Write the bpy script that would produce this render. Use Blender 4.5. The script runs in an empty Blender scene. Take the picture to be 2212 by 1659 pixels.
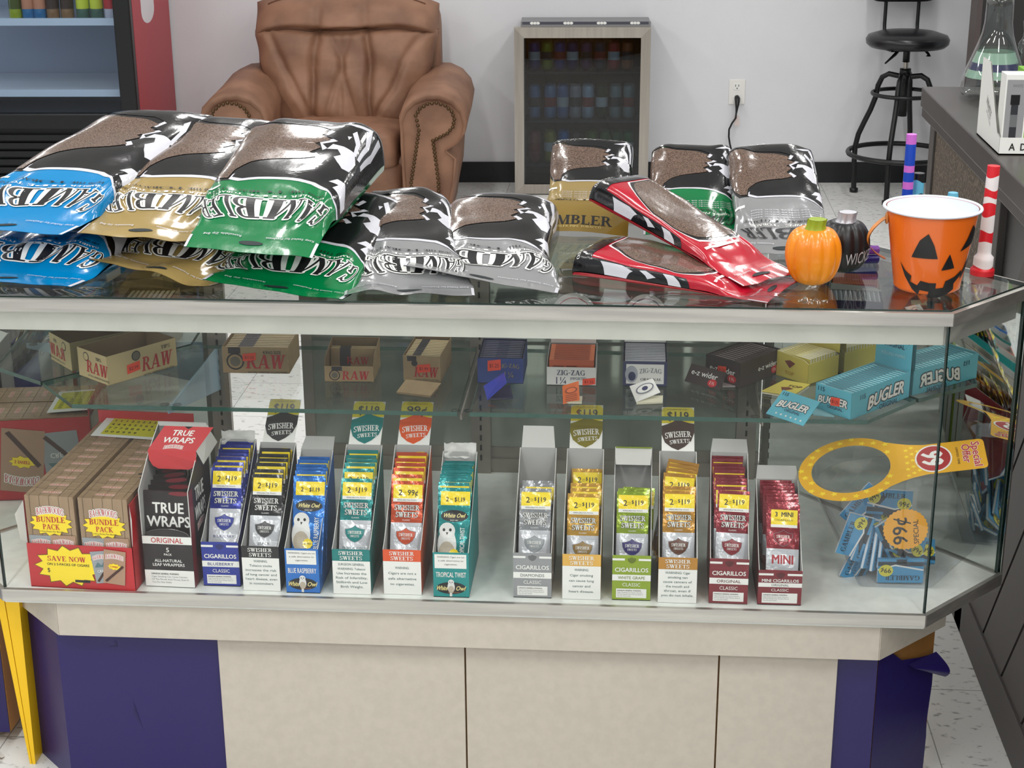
import bpy, math, random
from mathutils import Vector, Matrix, noise
from mathutils.geometry import tessellate_polygon
random.seed(7)
sc = bpy.context.scene
COL = sc.collection
PI = math.pi
R = math.radians
# ---------------------------------------------------------------- camera
F_PX, PITCH, ROLL, YAW, CAM_H = 3519.1, 0.3372, -0.0062, 0.0764, 1.7288
def make_camera():
    fw = Vector((-math.sin(YAW)*math.cos(PITCH), math.cos(YAW)*math.cos(PITCH), -math.sin(PITCH)))
    rt = Vector((math.cos(YAW), math.sin(YAW), 0)); up = rt.cross(fw)
    c, s = math.cos(ROLL), math.sin(ROLL)
    rt, up = rt*c + up*s, up*c - rt*s
    cam = bpy.data.cameras.new('camera'); cam.sensor_width = 36.0; cam.lens = F_PX/2212*36.0
    cam.clip_start = 0.05; cam.clip_end = 60
    o = bpy.data.objects.new('camera', cam)
    o.matrix_world = Matrix(((rt.x, up.x, -fw.x, 0), (rt.y, up.y, -fw.y, 0), (rt.z, up.z, -fw.z, CAM_H), (0, 0, 0, 1)))
    COL.objects.link(o); sc.camera = o
make_camera()
# ---------------------------------------------------------------- light
w = bpy.data.worlds.new('world'); sc.world = w; w.use_nodes = True
w.node_tree.nodes['Background'].inputs[0].default_value = (0.80, 0.86, 0.88, 1)
w.node_tree.nodes['Background'].inputs[1].default_value = 0.48
def ceiling_lamp(x, y, sx=1.2, sy=0.16, power=20):
    l = bpy.data.lights.new('ceiling_lamp', 'AREA'); l.shape = 'RECTANGLE'; l.size = sx; l.size_y = sy
    l.energy = power; l.color = (1.0, 0.985, 0.965)
    o = bpy.data.objects.new('ceiling_lamp', l); o.location = (x, y, 2.92); COL.objects.link(o)
for ly, pw in ((-1.4, 26), (0.6, 26), (2.6, 20), (4.6, 14), (6.6, 15)):
    for lx in (-3.2, -1.1, 1.0, 3.1):
        ceiling_lamp(lx, ly, 0.16, 1.2, pw)
sc.view_settings.view_transform = 'Standard'; sc.view_settings.look = 'None'
sc.view_settings.exposure = 0.0; sc.view_settings.gamma = 1.0; sc.view_settings.use_curve_mapping = False
sc.cycles.transparent_max_bounces = 40; sc.cycles.max_bounces = 12; sc.cycles.caustics_refractive = False
sc.cycles.sample_clamp_indirect = 6
# ---------------------------------------------------------------- materials
def lin(c):
    c /= 255.0
    return c/12.92 if c <= 0.04045 else ((c+0.055)/1.055)**2.4
_M = {}
def mat(name, rgb=None, rough=0.5, metal=0.0, bump=0.0, bscale=40.0, var=0.0, vscale=8.0, coat=0.0, rgb2=None, stretch=None, emit=0.0, spec=0.5):
    if name in _M: return _M[name]
    m = bpy.data.materials.new(name); m.use_nodes = True; _M[name] = m
    n = m.node_tree.nodes; l = m.node_tree.links; b = n['Principled BSDF']
    col = (lin(rgb[0]), lin(rgb[1]), lin(rgb[2]), 1)
    b.inputs['Base Color'].default_value = col; b.inputs['Roughness'].default_value = rough
    b.inputs['Metallic'].default_value = metal; b.inputs['Coat Weight'].default_value = coat
    b.inputs['Coat Roughness'].default_value = 0.08; b.inputs['Specular IOR Level'].default_value = spec
    if emit:
        b.inputs['Emission Color'].default_value = col; b.inputs['Emission Strength'].default_value = emit
    if bump or var or rgb2:
        tc = n.new('ShaderNodeTexCoord'); mp = n.new('ShaderNodeMapping'); l.new(tc.outputs['Object'], mp.inputs[0])
        if stretch: mp.inputs['Scale'].default_value = stretch
    if var or rgb2:
        t = n.new('ShaderNodeTexNoise'); t.inputs['Scale'].default_value = vscale; t.inputs['Detail'].default_value = 5
        l.new(mp.outputs[0], t.inputs[0])
        r = n.new('ShaderNodeValToRGB'); r.color_ramp.elements[0].position = 0.35; r.color_ramp.elements[1].position = 0.65
        c2 = rgb2 or tuple(max(0, v*(1-var)) for v in rgb)
        r.color_ramp.elements[0].color = (lin(c2[0]), lin(c2[1]), lin(c2[2]), 1); r.color_ramp.elements[1].color = col
        l.new(t.outputs[0], r.inputs[0]); l.new(r.outputs[0], b.inputs['Base Color'])
    if bump:
        t = n.new('ShaderNodeTexNoise'); t.inputs['Scale'].default_value = bscale; t.inputs['Detail'].default_value = 4
        l.new(mp.outputs[0], t.inputs[0])
        bp = n.new('ShaderNodeBump'); bp.inputs['Strength'].default_value = bump; bp.inputs['Distance'].default_value = 0.01
        l.new(t.outputs[0], bp.inputs['Height']); l.new(bp.outputs[0], b.inputs['Normal'])
    return m
def glass(name, tint=(0.9, 0.96, 0.93), refl=1.0, f0=0.04, rough=0.0):
    """thin pane: clear transmission with an angle dependent mirror reflection"""
    if name in _M: return _M[name]
    m = bpy.data.materials.new(name); m.use_nodes = True; _M[name] = m
    n = m.node_tree.nodes; l = m.node_tree.links; n.clear()
    out = n.new('ShaderNodeOutputMaterial'); tr = n.new('ShaderNodeBsdfTransparent'); gl = n.new('ShaderNodeBsdfGlossy')
    tr.inputs[0].default_value = (*tint, 1); gl.inputs['Roughness'].default_value = rough
    lw = n.new('ShaderNodeLayerWeight'); lw.inputs[0].default_value = 0.5
    p = n.new('ShaderNodeMath'); p.operation = 'POWER'; p.inputs[1].default_value = 5
    ma = n.new('ShaderNodeMath'); ma.operation = 'MULTIPLY_ADD'; ma.inputs[1].default_value = refl*(1-f0); ma.inputs[2].default_value = f0*refl
    mx = n.new('ShaderNodeMixShader')
    l.new(lw.outputs['Facing'], p.inputs[0]); l.new(p.outputs[0], ma.inputs[0]); l.new(ma.outputs[0], mx.inputs[0])
    l.new(tr.outputs[0], mx.inputs[1]); l.new(gl.outputs[0], mx.inputs[2]); l.new(mx.outputs[0], out.inputs[0])
    return m
# ---------------------------------------------------------------- mesh builder
class MB:
    def __init__(self): self.v = []; self.f = []; self.m = []; self.s = []; self.mats = []
    def mi(self, m):
        if m not in self.mats: self.mats.append(m)
        return self.mats.index(m)
    def face(self, pts, m, smooth=False):
        i = len(self.v); self.v.extend(tuple(p) for p in pts)
        self.f.append(tuple(range(i, i+len(pts)))); self.m.append(self.mi(m)); self.s.append(smooth)
    def mesh(self, verts, faces, m, smooth=False):
        i = len(self.v); self.v.extend(tuple(p) for p in verts); k = self.mi(m)
        for f in faces: self.f.append(tuple(i+a for a in f)); self.m.append(k); self.s.append(smooth)
    def box(self, x0, x1, y0, y1, z0, z1, m, T=None):
        p = [Vector((x, y, z)) for z in (z0, z1) for y in (y0, y1) for x in (x0, x1)]
        if T: p = [T @ q for q in p]
        self.mesh(p, [(0, 2, 3, 1), (4, 5, 7, 6), (0, 1, 5, 4), (1, 3, 7, 5), (3, 2, 6, 7), (2, 0, 4, 6)], m)
    def prism(self, poly, z0, z1, m, mside=None, T=None):
        n = len(poly); a = [Vector((x, y, z0)) for x, y in poly]; b = [Vector((x, y, z1)) for x, y in poly]
        if T: a = [T @ q for q in a]; b = [T @ q for q in b]
        self.mesh(a, [tuple(reversed(range(n)))], m); self.mesh(b, [tuple(range(n))], m)
        self.mesh(a+b, [(i, (i+1) % n, n+(i+1) % n, n+i) for i in range(n)], mside or m)
    def grid(self, fn, nu, nv, m, smooth=True, closeu=False):
        vs = [fn(i/nu, j/nv) for j in range(nv+1) for i in range(nu + (0 if closeu else 1))]
        k = nu if closeu else nu+1
        fs = [(j*k+i, j*k+(i+1) % k, (j+1)*k+(i+1) % k, (j+1)*k+i) for j in range(nv) for i in range(nu)]
        self.mesh(vs, fs, m, smooth)
    def lathe(self, prof, m, n=32, c=(0, 0, 0), T=None, smooth=True):
        def fn(u, v):
            r, z = prof[min(int(round(v*(len(prof)-1))), len(prof)-1)]
            q = Vector((r*math.cos(2*PI*u), r*math.sin(2*PI*u), z))
            if T: q = T @ q
            return q + Vector(c)
        self.grid(fn, n, len(prof)-1, m, smooth, True)
    def tube(self, path, r, m, n=10, cap=True):
        path = [Vector(p) for p in path]; N = len(path); rings = []
        rr = r if isinstance(r, (list, tuple)) else [r]*N
        t0 = (path[1]-path[0]).normalized(); a = t0.orthogonal().normalized()
        for i, p in enumerate(path):
            t = (path[min(i+1, N-1)]-path[max(i-1, 0)]).normalized()
            a = (a - t*a.dot(t)).normalized(); b = t.cross(a)
            rings.append([p+(a*math.cos(2*PI*k/n)+b*math.sin(2*PI*k/n))*rr[i] for k in range(n)])
        vs = [q for g in rings for q in g]
        self.mesh(vs, [(i*n+k, i*n+(k+1) % n, (i+1)*n+(k+1) % n, (i+1)*n+k) for i in range(N-1) for k in range(n)], m, True)
        if cap:
            self.mesh(rings[0], [tuple(reversed(range(n)))], m); self.mesh(rings[-1], [tuple(range(n))], m)
    # ---- flat artwork laid on a surface map M(u, v, off)
    def art(self, M, poly, m, layer=1, step=0, smooth=False, unit=0.00022):
        """poly: list of (u,v). step>0 splits it finely so that it follows a curved surface"""
        if step <= 0:
            self.face([M(u, v, layer*unit) for u, v in poly], m, smooth); return
        ps = [Vector((u, v, 0)) for u, v in poly]
        st = [(ps[a], ps[b], ps[c]) for a, b, c in tessellate_polygon([ps])]
        while st:
            a, b, c = st.pop()
            e = [(b-a).length, (c-b).length, (a-c).length]; k = e.index(max(e))
            if e[k] <= step:
                if (b-a).cross(c-a).z < 0: b, c = c, b
                self.face([M(p.x, p.y, layer*unit) for p in (a, b, c)], m, True); continue
            if k == 1: a, b, c = b, c, a
            elif k == 2: a, b, c = c, a, b
            h = (a+b)/2; st.append((a, h, c)); st.append((h, b, c))
    def rect(self, M, u0, u1, v0, v1, m, layer=1, step=0): self.art(M, [(u0, v0), (u1, v0), (u1, v1), (u0, v1)], m, layer, step)
    def disc(self, M, cu, cv, ru, rv, m, layer=1, step=0, n=28, rot=0):
        c, s = math.cos(rot), math.sin(rot)
        self.art(M, [(cu+c*ru*math.cos(2*PI*k/n)-s*rv*math.sin(2*PI*k/n), cv+s*ru*math.cos(2*PI*k/n)+c*rv*math.sin(2*PI*k/n)) for k in range(n)], m, layer, step)
    def star(self, M, cu, cv, ru, rv, m, layer=1, n=14, inner=0.8, step=0, ph=0.0):
        self.art(M, [(cu+ru*(1 if k % 2 else inner)*math.cos(PI*k/n+ph), cv+rv*(1 if k % 2 else inner)*math.sin(PI*k/n+ph)) for k in range(2*n)], m, layer, step)
    def text(self, M, s, u, v, h, m, layer=2, serif=False, bold=0.0, width=None, rot=0.0, align='C', warp=None, slant=0.0, outline=None, ow=0.0, step=0, unit=0.00022):
        """s is centred on (u, v); h = capital height; width = total width to fit"""
        tris, W = (serif_text(s) if serif else sans_text(s))
        if not tris: return
        sy = h; sx = (width/W) if width else h
        c, sn = math.cos(rot), math.sin(rot); x0 = {'C': W/2, 'L': 0, 'R': W}[align]
        def put(x, y, du=0, dv=0):
            x = (x-x0)*sx + slant*(y-.5)*sy; y = (y-0.5)*sy
            if warp: x, y = warp(x, y)
            x += du; y += dv
            return (u+c*x-sn*y, v+sn*x+c*y)
        if outline:
            for k in range(8):
                a = 2*PI*k/8
                for i, t in enumerate(tris): self.art(M, [put(x, y, ow*math.cos(a), ow*math.sin(a)) for x, y in t], outline, layer-0.85+.075*k+(.018*(i % 4) if serif else 0), step, unit=unit)
        b = bold*1.1*h
        for k, (du, dv) in enumerate(((0, 0), (b, 0), (-b, 0), (0, b*.8), (0, -b*.8)) if b else ((0, 0),)):
            for i, t in enumerate(tris): self.art(M, [put(x, y, du, dv) for x, y in t], m, layer+.07*k+(.05*(i % 6) if serif else 0), step, unit=unit)
    def build(self, name, parent=None, loc=None, rot=None, bevel=0.0, weld=False):
        me = bpy.data.meshes.new(name); me.from_pydata(self.v, [], self.f)
        for m in self.mats: me.materials.append(m)
        me.polygons.foreach_set('material_index', self.m); me.polygons.foreach_set('use_smooth', self.s)
        me.update()
        o = bpy.data.objects.new(name, me); COL.objects.link(o)
        if parent: o.parent = parent
        if loc: o.location = loc
        if rot: o.rotation_euler = rot
        if bevel:
            b = o.modifiers.new('soft_edges', 'BEVEL'); b.width = bevel; b.segments = 2; b.limit_method = 'ANGLE'
        return o
def flat(o, ux, uy):
    o = Vector(o); ux = Vector(ux); uy = Vector(uy); n = ux.cross(uy).normalized()
    return lambda u, v, k=0: o + ux*u + uy*v + n*k
def front(x0, y, z0): return flat((x0, y, z0), (1, 0, 0), (0, 0, 1))
def tag(o, label, cat, group=None, kind=None):
    if label: o['label'] = label
    if cat: o['category'] = cat
    if group: o['group'] = group
    if kind: o['kind'] = kind
    return o
def thing(name, label, cat, loc=(0, 0, 0), rotz=0.0, group=None, rot=None):
    o = bpy.data.objects.new(name, None); COL.objects.link(o); o.location = loc; o.rotation_euler = rot or (0, 0, rotz)
    o.empty_display_size = 0.05
    return tag(o, label, cat, group)
def struct(o): o['kind'] = 'structure'; return o
def clone(o, label=None, loc=None, rot=None):
    c = o.copy(); COL.objects.link(c)
    if label: c['label'] = label
    if loc is not None: c.location = loc
    if rot is not None: c.rotation_euler = rot
    for ch in list(o.children):
        d = ch.copy(); COL.objects.link(d); d.parent = c
    return c
ORD = ['front', 'second', 'third', 'fourth', 'fifth', 'sixth', 'seventh', 'eighth', 'ninth', 'tenth', 'eleventh', 'twelfth']
# ---------------------------------------------------------------- lettering
_ST = {}
def sans_text(s, bold=0.0):
    k = (s, bold)
    if k in _ST: return _ST[k]
    cu = bpy.data.curves.new('lettering', 'FONT'); cu.body = s; cu.size = 1.0; cu.resolution_u = 2; cu.offset = bold
    ob = bpy.data.objects.new('lettering', cu); COL.objects.link(ob)
    dg = bpy.context.evaluated_depsgraph_get(); me = ob.evaluated_get(dg).to_mesh()
    K = 1/0.695
    vs = [(v.co.x*K, v.co.y*K) for v in me.vertices]; tr = [[vs[i] for i in p.vertices] for p in me.polygons]
    bpy.data.objects.remove(ob); bpy.data.curves.remove(cu)
    if vs:
        x0 = min(v[0] for v in vs); W = max(v[0] for v in vs)-x0
        tr = [[(x-x0, y) for x, y in t] for t in tr]
    else: W = 0
    _ST[k] = (tr, W); return _ST[k]
TH, TN, SH = 0.2, 0.075, 0.07
def _ln(x0, y0, x1, y1, w): return [[(x0-w/2, y0), (x0+w/2, y0), (x1+w/2, y1), (x1-w/2, y1)]]
def _hb(x0, x1, y, h): return [[(x0, y-h/2), (x1, y-h/2), (x1, y+h/2), (x0, y+h/2)]]
def _sf(x, y, hw): return _hb(x-hw, x+hw, y + (SH/2 if y < .5 else -SH/2), SH)
def _arc(cx, cy, rx, ry, a0, a1, w0=TN, w1=TH):
    n = max(4, int(abs(a1-a0)/18)); out = []; P = []
    for i in range(n+1):
        a = R(a0+(a1-a0)*i/n); w_ = w0+(w1-w0)*abs(math.cos(a))
        P.append(((cx+rx*math.cos(a), cy+ry*math.sin(a)), (cx+(rx-w_)*math.cos(a), cy+(ry-(TN if w_ > TN else w_))*math.sin(a))))
    for i in range(n): out.append([P[i][0], P[i+1][0], P[i+1][1], P[i][1]])
    return out
def _st(x): return _ln(x, 0, x, 1, TH) + _sf(x, 0, .19) + _sf(x, 1, .19)
_G = {
 'A': (_ln(.12, 0, .44, 1, TN+.02) + _ln(.44, 1, .76, 0, TH) + _hb(.24, .66, .3, TN) + _sf(.12, 0, .14) + _sf(.76, 0, .2), .94),
 'B': (_st(.2) + _arc(.38, .76, .32, .24, -90, 90) + _arc(.38, .27, .37, .27, -90, 90) + _hb(.2, .4, .965, TN) + _hb(.2, .4, .525, TN) + _hb(.2, .4, .035, TN), .8),
 'C': (_arc(.46, .5, .44, .52, 48, 312) + [[(.7, .98), (.78, .98), (.78, .66), (.72, .66)]], .86),
 'D': (_st(.2) + _arc(.38, .5, .46, .5, -90, 90) + _hb(.2, .4, .965, TN) + _hb(.2, .4, .035, TN), .9),
 'E': (_st(.2) + _hb(.2, .68, .965, TN) + _hb(.2, .55, .51, TN) + _hb(.2, .72, .035, TN) + _hb(.62, .69, .88, .2) + _hb(.66, .73, .13, .2) + _hb(.49, .55, .51, .2), .78),
 'F': (_st(.2) + _hb(.2, .68, .965, TN) + _hb(.2, .55, .51, TN) + _hb(.62, .69, .88, .2), .74),
 'G': (_arc(.46, .5, .44, .52, 48, 312) + _ln(.76, .04, .76, .42, TH*.8) + _hb(.6, .9, .43, SH) + [[(.7, .98), (.78, .98), (.78, .66), (.72, .66)]], .94),
 'H': (_st(.2) + _st(.72) + _hb(.2, .72, .5, TN), .93), 'I': (_st(.2), .4),
 'K': (_st(.2) + _ln(.25, .4, .7, 1, TN+.02) + _ln(.38, .55, .76, 0, TH) + _sf(.7, 1, .14) + _sf(.78, 0, .15), .93),
 'L': (_st(.2) + _hb(.2, .68, .035, TN) + _hb(.62, .69, .15, .24), .74),
 'M': (_ln(.14, 0, .14, 1, TN) + _ln(.2, 1, .52, 0, TH) + _ln(.52, 0, .84, 1, TN) + _ln(.9, 0, .9, 1, TH) + _sf(.14, 0, .13) + _sf(.14, 1, .12) + _sf(.9, 0, .17) + _sf(.9, 1, .17), 1.1),
 'N': (_ln(.14, 0, .14, 1, TN) + _ln(.2, 1, .74, 0, TH) + _ln(.76, 0, .76, 1, TN) + _sf(.14, 0, .13) + _sf(.14, 1, .13) + _sf(.76, 1, .13), .92),
 'O': (_arc(.46, .5, .46, .52, 0, 360), .92),
 'P': (_st(.2) + _arc(.38, .73, .34, .27, -90, 90) + _hb(.2, .4, .965, TN) + _hb(.2, .4, .5, TN), .76),
 'R': (_st(.2) + _arc(.36, .74, .34, .26, -90, 90) + _hb(.2, .4, .965, TN) + _hb(.2, .45, .5, TN) + _ln(.46, .5, .76, 0, TH) + _sf(.78, 0, .13), .9),
 'S': (_arc(.36, .75, .3, .26, 25, 270, TN+.03, TH*.9) + _arc(.36, .26, .32, .27, -160, 90, TN+.03, TH*.9) + [[(.6, 1), (.67, 1), (.67, .7), (.61, .7)], [(.04, 0), (.11, 0), (.1, .32), (.04, .32)]], .72),
 'T': (_ln(.4, 0, .4, 1, TH) + _sf(.4, 0, .19) + _hb(.04, .76, .965, TN) + _hb(.03, .1, .86, .25) + _hb(.7, .77, .86, .25), .8),
 'U': (_ln(.2, .3, .2, 1, TH) + _ln(.72, .3, .72, 1, TN) + _arc(.43, .33, .33, .35, 180, 360, TN, TH*.8) + _sf(.2, 1, .18) + _sf(.72, 1, .13), .9),
 'V': (_ln(.16, 1, .46, 0, TH) + _ln(.46, 0, .76, 1, TN+.02) + _sf(.16, 1, .18) + _sf(.76, 1, .13), .92),
 'W': (_ln(.14, 1, .36, 0, TH) + _ln(.36, 0, .56, 1, TN+.02) + _ln(.58, 1, .78, 0, TH) + _ln(.8, 0, 1.0, 1, TN+.02) + _sf(.14, 1, .17) + _sf(.56, 1, .2) + _sf(1.0, 1, .13), 1.16),
 'X': (_ln(.14, 1, .74, 0, TH) + _ln(.12, 0, .72, 1, TN+.02) + _sf(.14, 1, .15) + _sf(.74, 0, .15) + _sf(.12, 0, .12) + _sf(.72, 1, .12), .88),
 'Z': (_hb(.06, .7, .965, TN) + _hb(.06, .74, .035, TN) + _ln(.14, 0, .62, 1, TH) + _hb(.05, .12, .86, .25) + _hb(.68, .75, .14, .25), .82),
 '-': (_hb(.05, .4, .45, .1), .46), ' ': ([], .38), '.': (_hb(.05, .22, .09, .18), .28),
}
def serif_text(s):
    k = ('serif', s)
    if k in _ST: return _ST[k]
    x = 0; out = []
    for ch in s:
        g, wd = _G[ch]; out += [[(a+x, b) for a, b in p] for p in g]; x += wd+.03
    _ST[k] = (out, x); return _ST[k]
# ================================================================ palette
WHITE = mat('white_print', (238, 238, 234), 0.45); BLACK = mat('black_print', (24, 23, 26), 0.4)
INK = mat('dark_ink', (40, 38, 40), 0.5); YEL = mat('yellow_print', (250, 222, 40), 0.4); RED = mat('red_print', (196, 40, 46), 0.45)
CARD = mat('white_card', (214, 214, 210), 0.7); GREYCARD = mat('grey_card_inside', (178, 178, 176), 0.8); ORANGE_ST = mat('orange_price_sticker', (250, 80, 50), 0.5)
ALU = mat('brushed_aluminium', (205, 202, 196), 0.38, 0.85, var=0.10, vscale=30, stretch=(0.15, 1, 3))
ALU_D = mat('dull_aluminium', (160, 153, 144), 0.45, 0.5, var=0.08, vscale=20)
STEEL = mat('stainless_steel', (196, 190, 182), 0.32, 0.9, var=0.06, vscale=25, stretch=(3, 1, .15))
BLK = mat('black_plastic', (16, 16, 18), 0.35); BLKM = mat('black_metal', (22, 23, 24), 0.38, 0.2)
GEDGE = mat('green_glass_edge', (26, 84, 72), 0.12, 0.0, spec=0.6); GEDGE_D = mat('dark_glass_edge', (20, 44, 40), 0.15)
GLASS = glass('clear_glass', (0.988, 0.993, 0.990), refl=0.42); TOPGLASS = glass('top_glass', (0.965, 0.985, 0.975), f0=0.06)
SHELFGLASS = glass('shelf_glass', (0.965, 0.982, 0.975)); DARKGLASS = glass('tinted_door_glass', (0.29, 0.36, 0.41), f0=0.075)
PLASTIC = glass('clear_plastic', (0.945, 0.95, 0.962), f0=0.07, rough=0.04); FILM = glass('clear_film', (0.93, 0.94, 0.94), f0=0.07, rough=0.08)
MIRROR = mat('mirror', (222, 226, 222), 0.02, 1.0); DIM_MIRROR = mat('smoky_mirror', (160, 168, 158), 0.06, 0.6)
# ================================================================ room
WA, DW = 0.0434, 7.9675
WT = Matrix.Translation((0, DW, 0)) @ Matrix.Rotation(WA, 4, 'Z')     # wall frame: x along the wall, -y out into the room
def wl(s, off, z): return WT @ Vector((s, -off, z))
FLOOR = mat('speckled_vinyl_tile', (214, 214, 210), 0.22)
def floor_nodes():
    n = FLOOR.node_tree.nodes; l = FLOOR.node_tree.links; b = n['Principled BSDF']
    tc = n.new('ShaderNodeTexCoord'); br = n.new('ShaderNodeTexBrick')
    br.offset = 0; br.inputs['Scale'].default_value = 1; br.inputs['Brick Width'].default_value = 0.305; br.inputs['Row Height'].default_value = 0.305
    br.inputs['Mortar Size'].default_value = 0.0012; br.inputs['Color1'].default_value = (0.70, 0.70, 0.68, 1); br.inputs['Color2'].default_value = (0.74, 0.74, 0.72, 1); br.inputs['Mortar'].default_value = (0.30, 0.30, 0.29, 1)
    l.new(tc.outputs['Object'], br.inputs[0])
    mp = n.new('ShaderNodeMapping'); mp.inputs['Scale'].default_value = (1, 1.6, 1); mp.inputs['Rotation'].default_value = (0, 0, 0.6); l.new(tc.outputs['Object'], mp.inputs[0])
    t = n.new('ShaderNodeTexNoise'); t.inputs['Scale'].default_value = 38; t.inputs['Detail'].default_value = 3; l.new(mp.outputs[0], t.inputs[0])
    r = n.new('ShaderNodeValToRGB'); r.color_ramp.elements[0].position = 0.30; r.color_ramp.elements[0].color = (0.28, 0.28, 0.28, 1); r.color_ramp.elements[1].position = 0.42; r.color_ramp.elements[1].color = (1, 1, 1, 1)
    l.new(t.outputs[0], r.inputs[0])
    mx = n.new('ShaderNodeMixRGB'); mx.blend_type = 'MULTIPLY'; mx.inputs[0].default_value = 0.75
    l.new(br.outputs[0], mx.inputs[1]); l.new(r.outputs[0], mx.inputs[2]); l.new(mx.outputs[0], b.inputs['Base Color'])
floor_nodes()
m = MB(); m.box(-5, 5, -3, 8.5, -0.05, 0, FLOOR); struct(m.build('floor'))
WALL = mat('white_painted_wall', (226, 226, 230), 0.75, bump=0.05, bscale=300, var=0.015, vscale=3)
m = MB(); m.box(-5.2, 5.2, 0, 0.12, 0, 3.0, WALL, WT); struct(m.build('wall_back'))
m = MB(); m.box(-5.2, 5.2, -0.012, 0, 0, 0.1016, mat('black_rubber_base', (20, 21, 26), 0.45), WT); struct(m.build('baseboard_back'))
m = MB(); m.box(-5, 5, -3, 8.5, 3.0, 3.05, mat('ceiling_tile', (225, 225, 222), 0.9, var=0.04, vscale=60)); struct(m.build('ceiling'))
def bw(mb, name, parent, **k):          # part given in world coordinates under an unrotated thing
    o = mb.build(name, parent, **k); o.location = tuple(-c for c in parent.location); return o
def sgn(x): return -1 if x < 0 else 1
def blob(mb, c, s, m, e=0.35, nu=32, nv=18, T=None, fn=None):
    """rounded cushion block"""
    c = Vector(c)
    def f(u, v):
        a = -PI + 2*PI*u; b = -PI/2 + PI*v
        ca, sa, cb, sb = math.cos(a), math.sin(a), math.cos(b), math.sin(b)
        p = Vector((sgn(ca)*abs(ca)**e*abs(cb)**e*s[0], sgn(sa)*abs(sa)**e*abs(cb)**e*s[1], sgn(sb)*abs(sb)**e*s[2]))
        if fn: p = fn(p)
        p = p + c
        return T @ p if T else p
    mb.grid(f, nu, nv, m, True, True)
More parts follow.
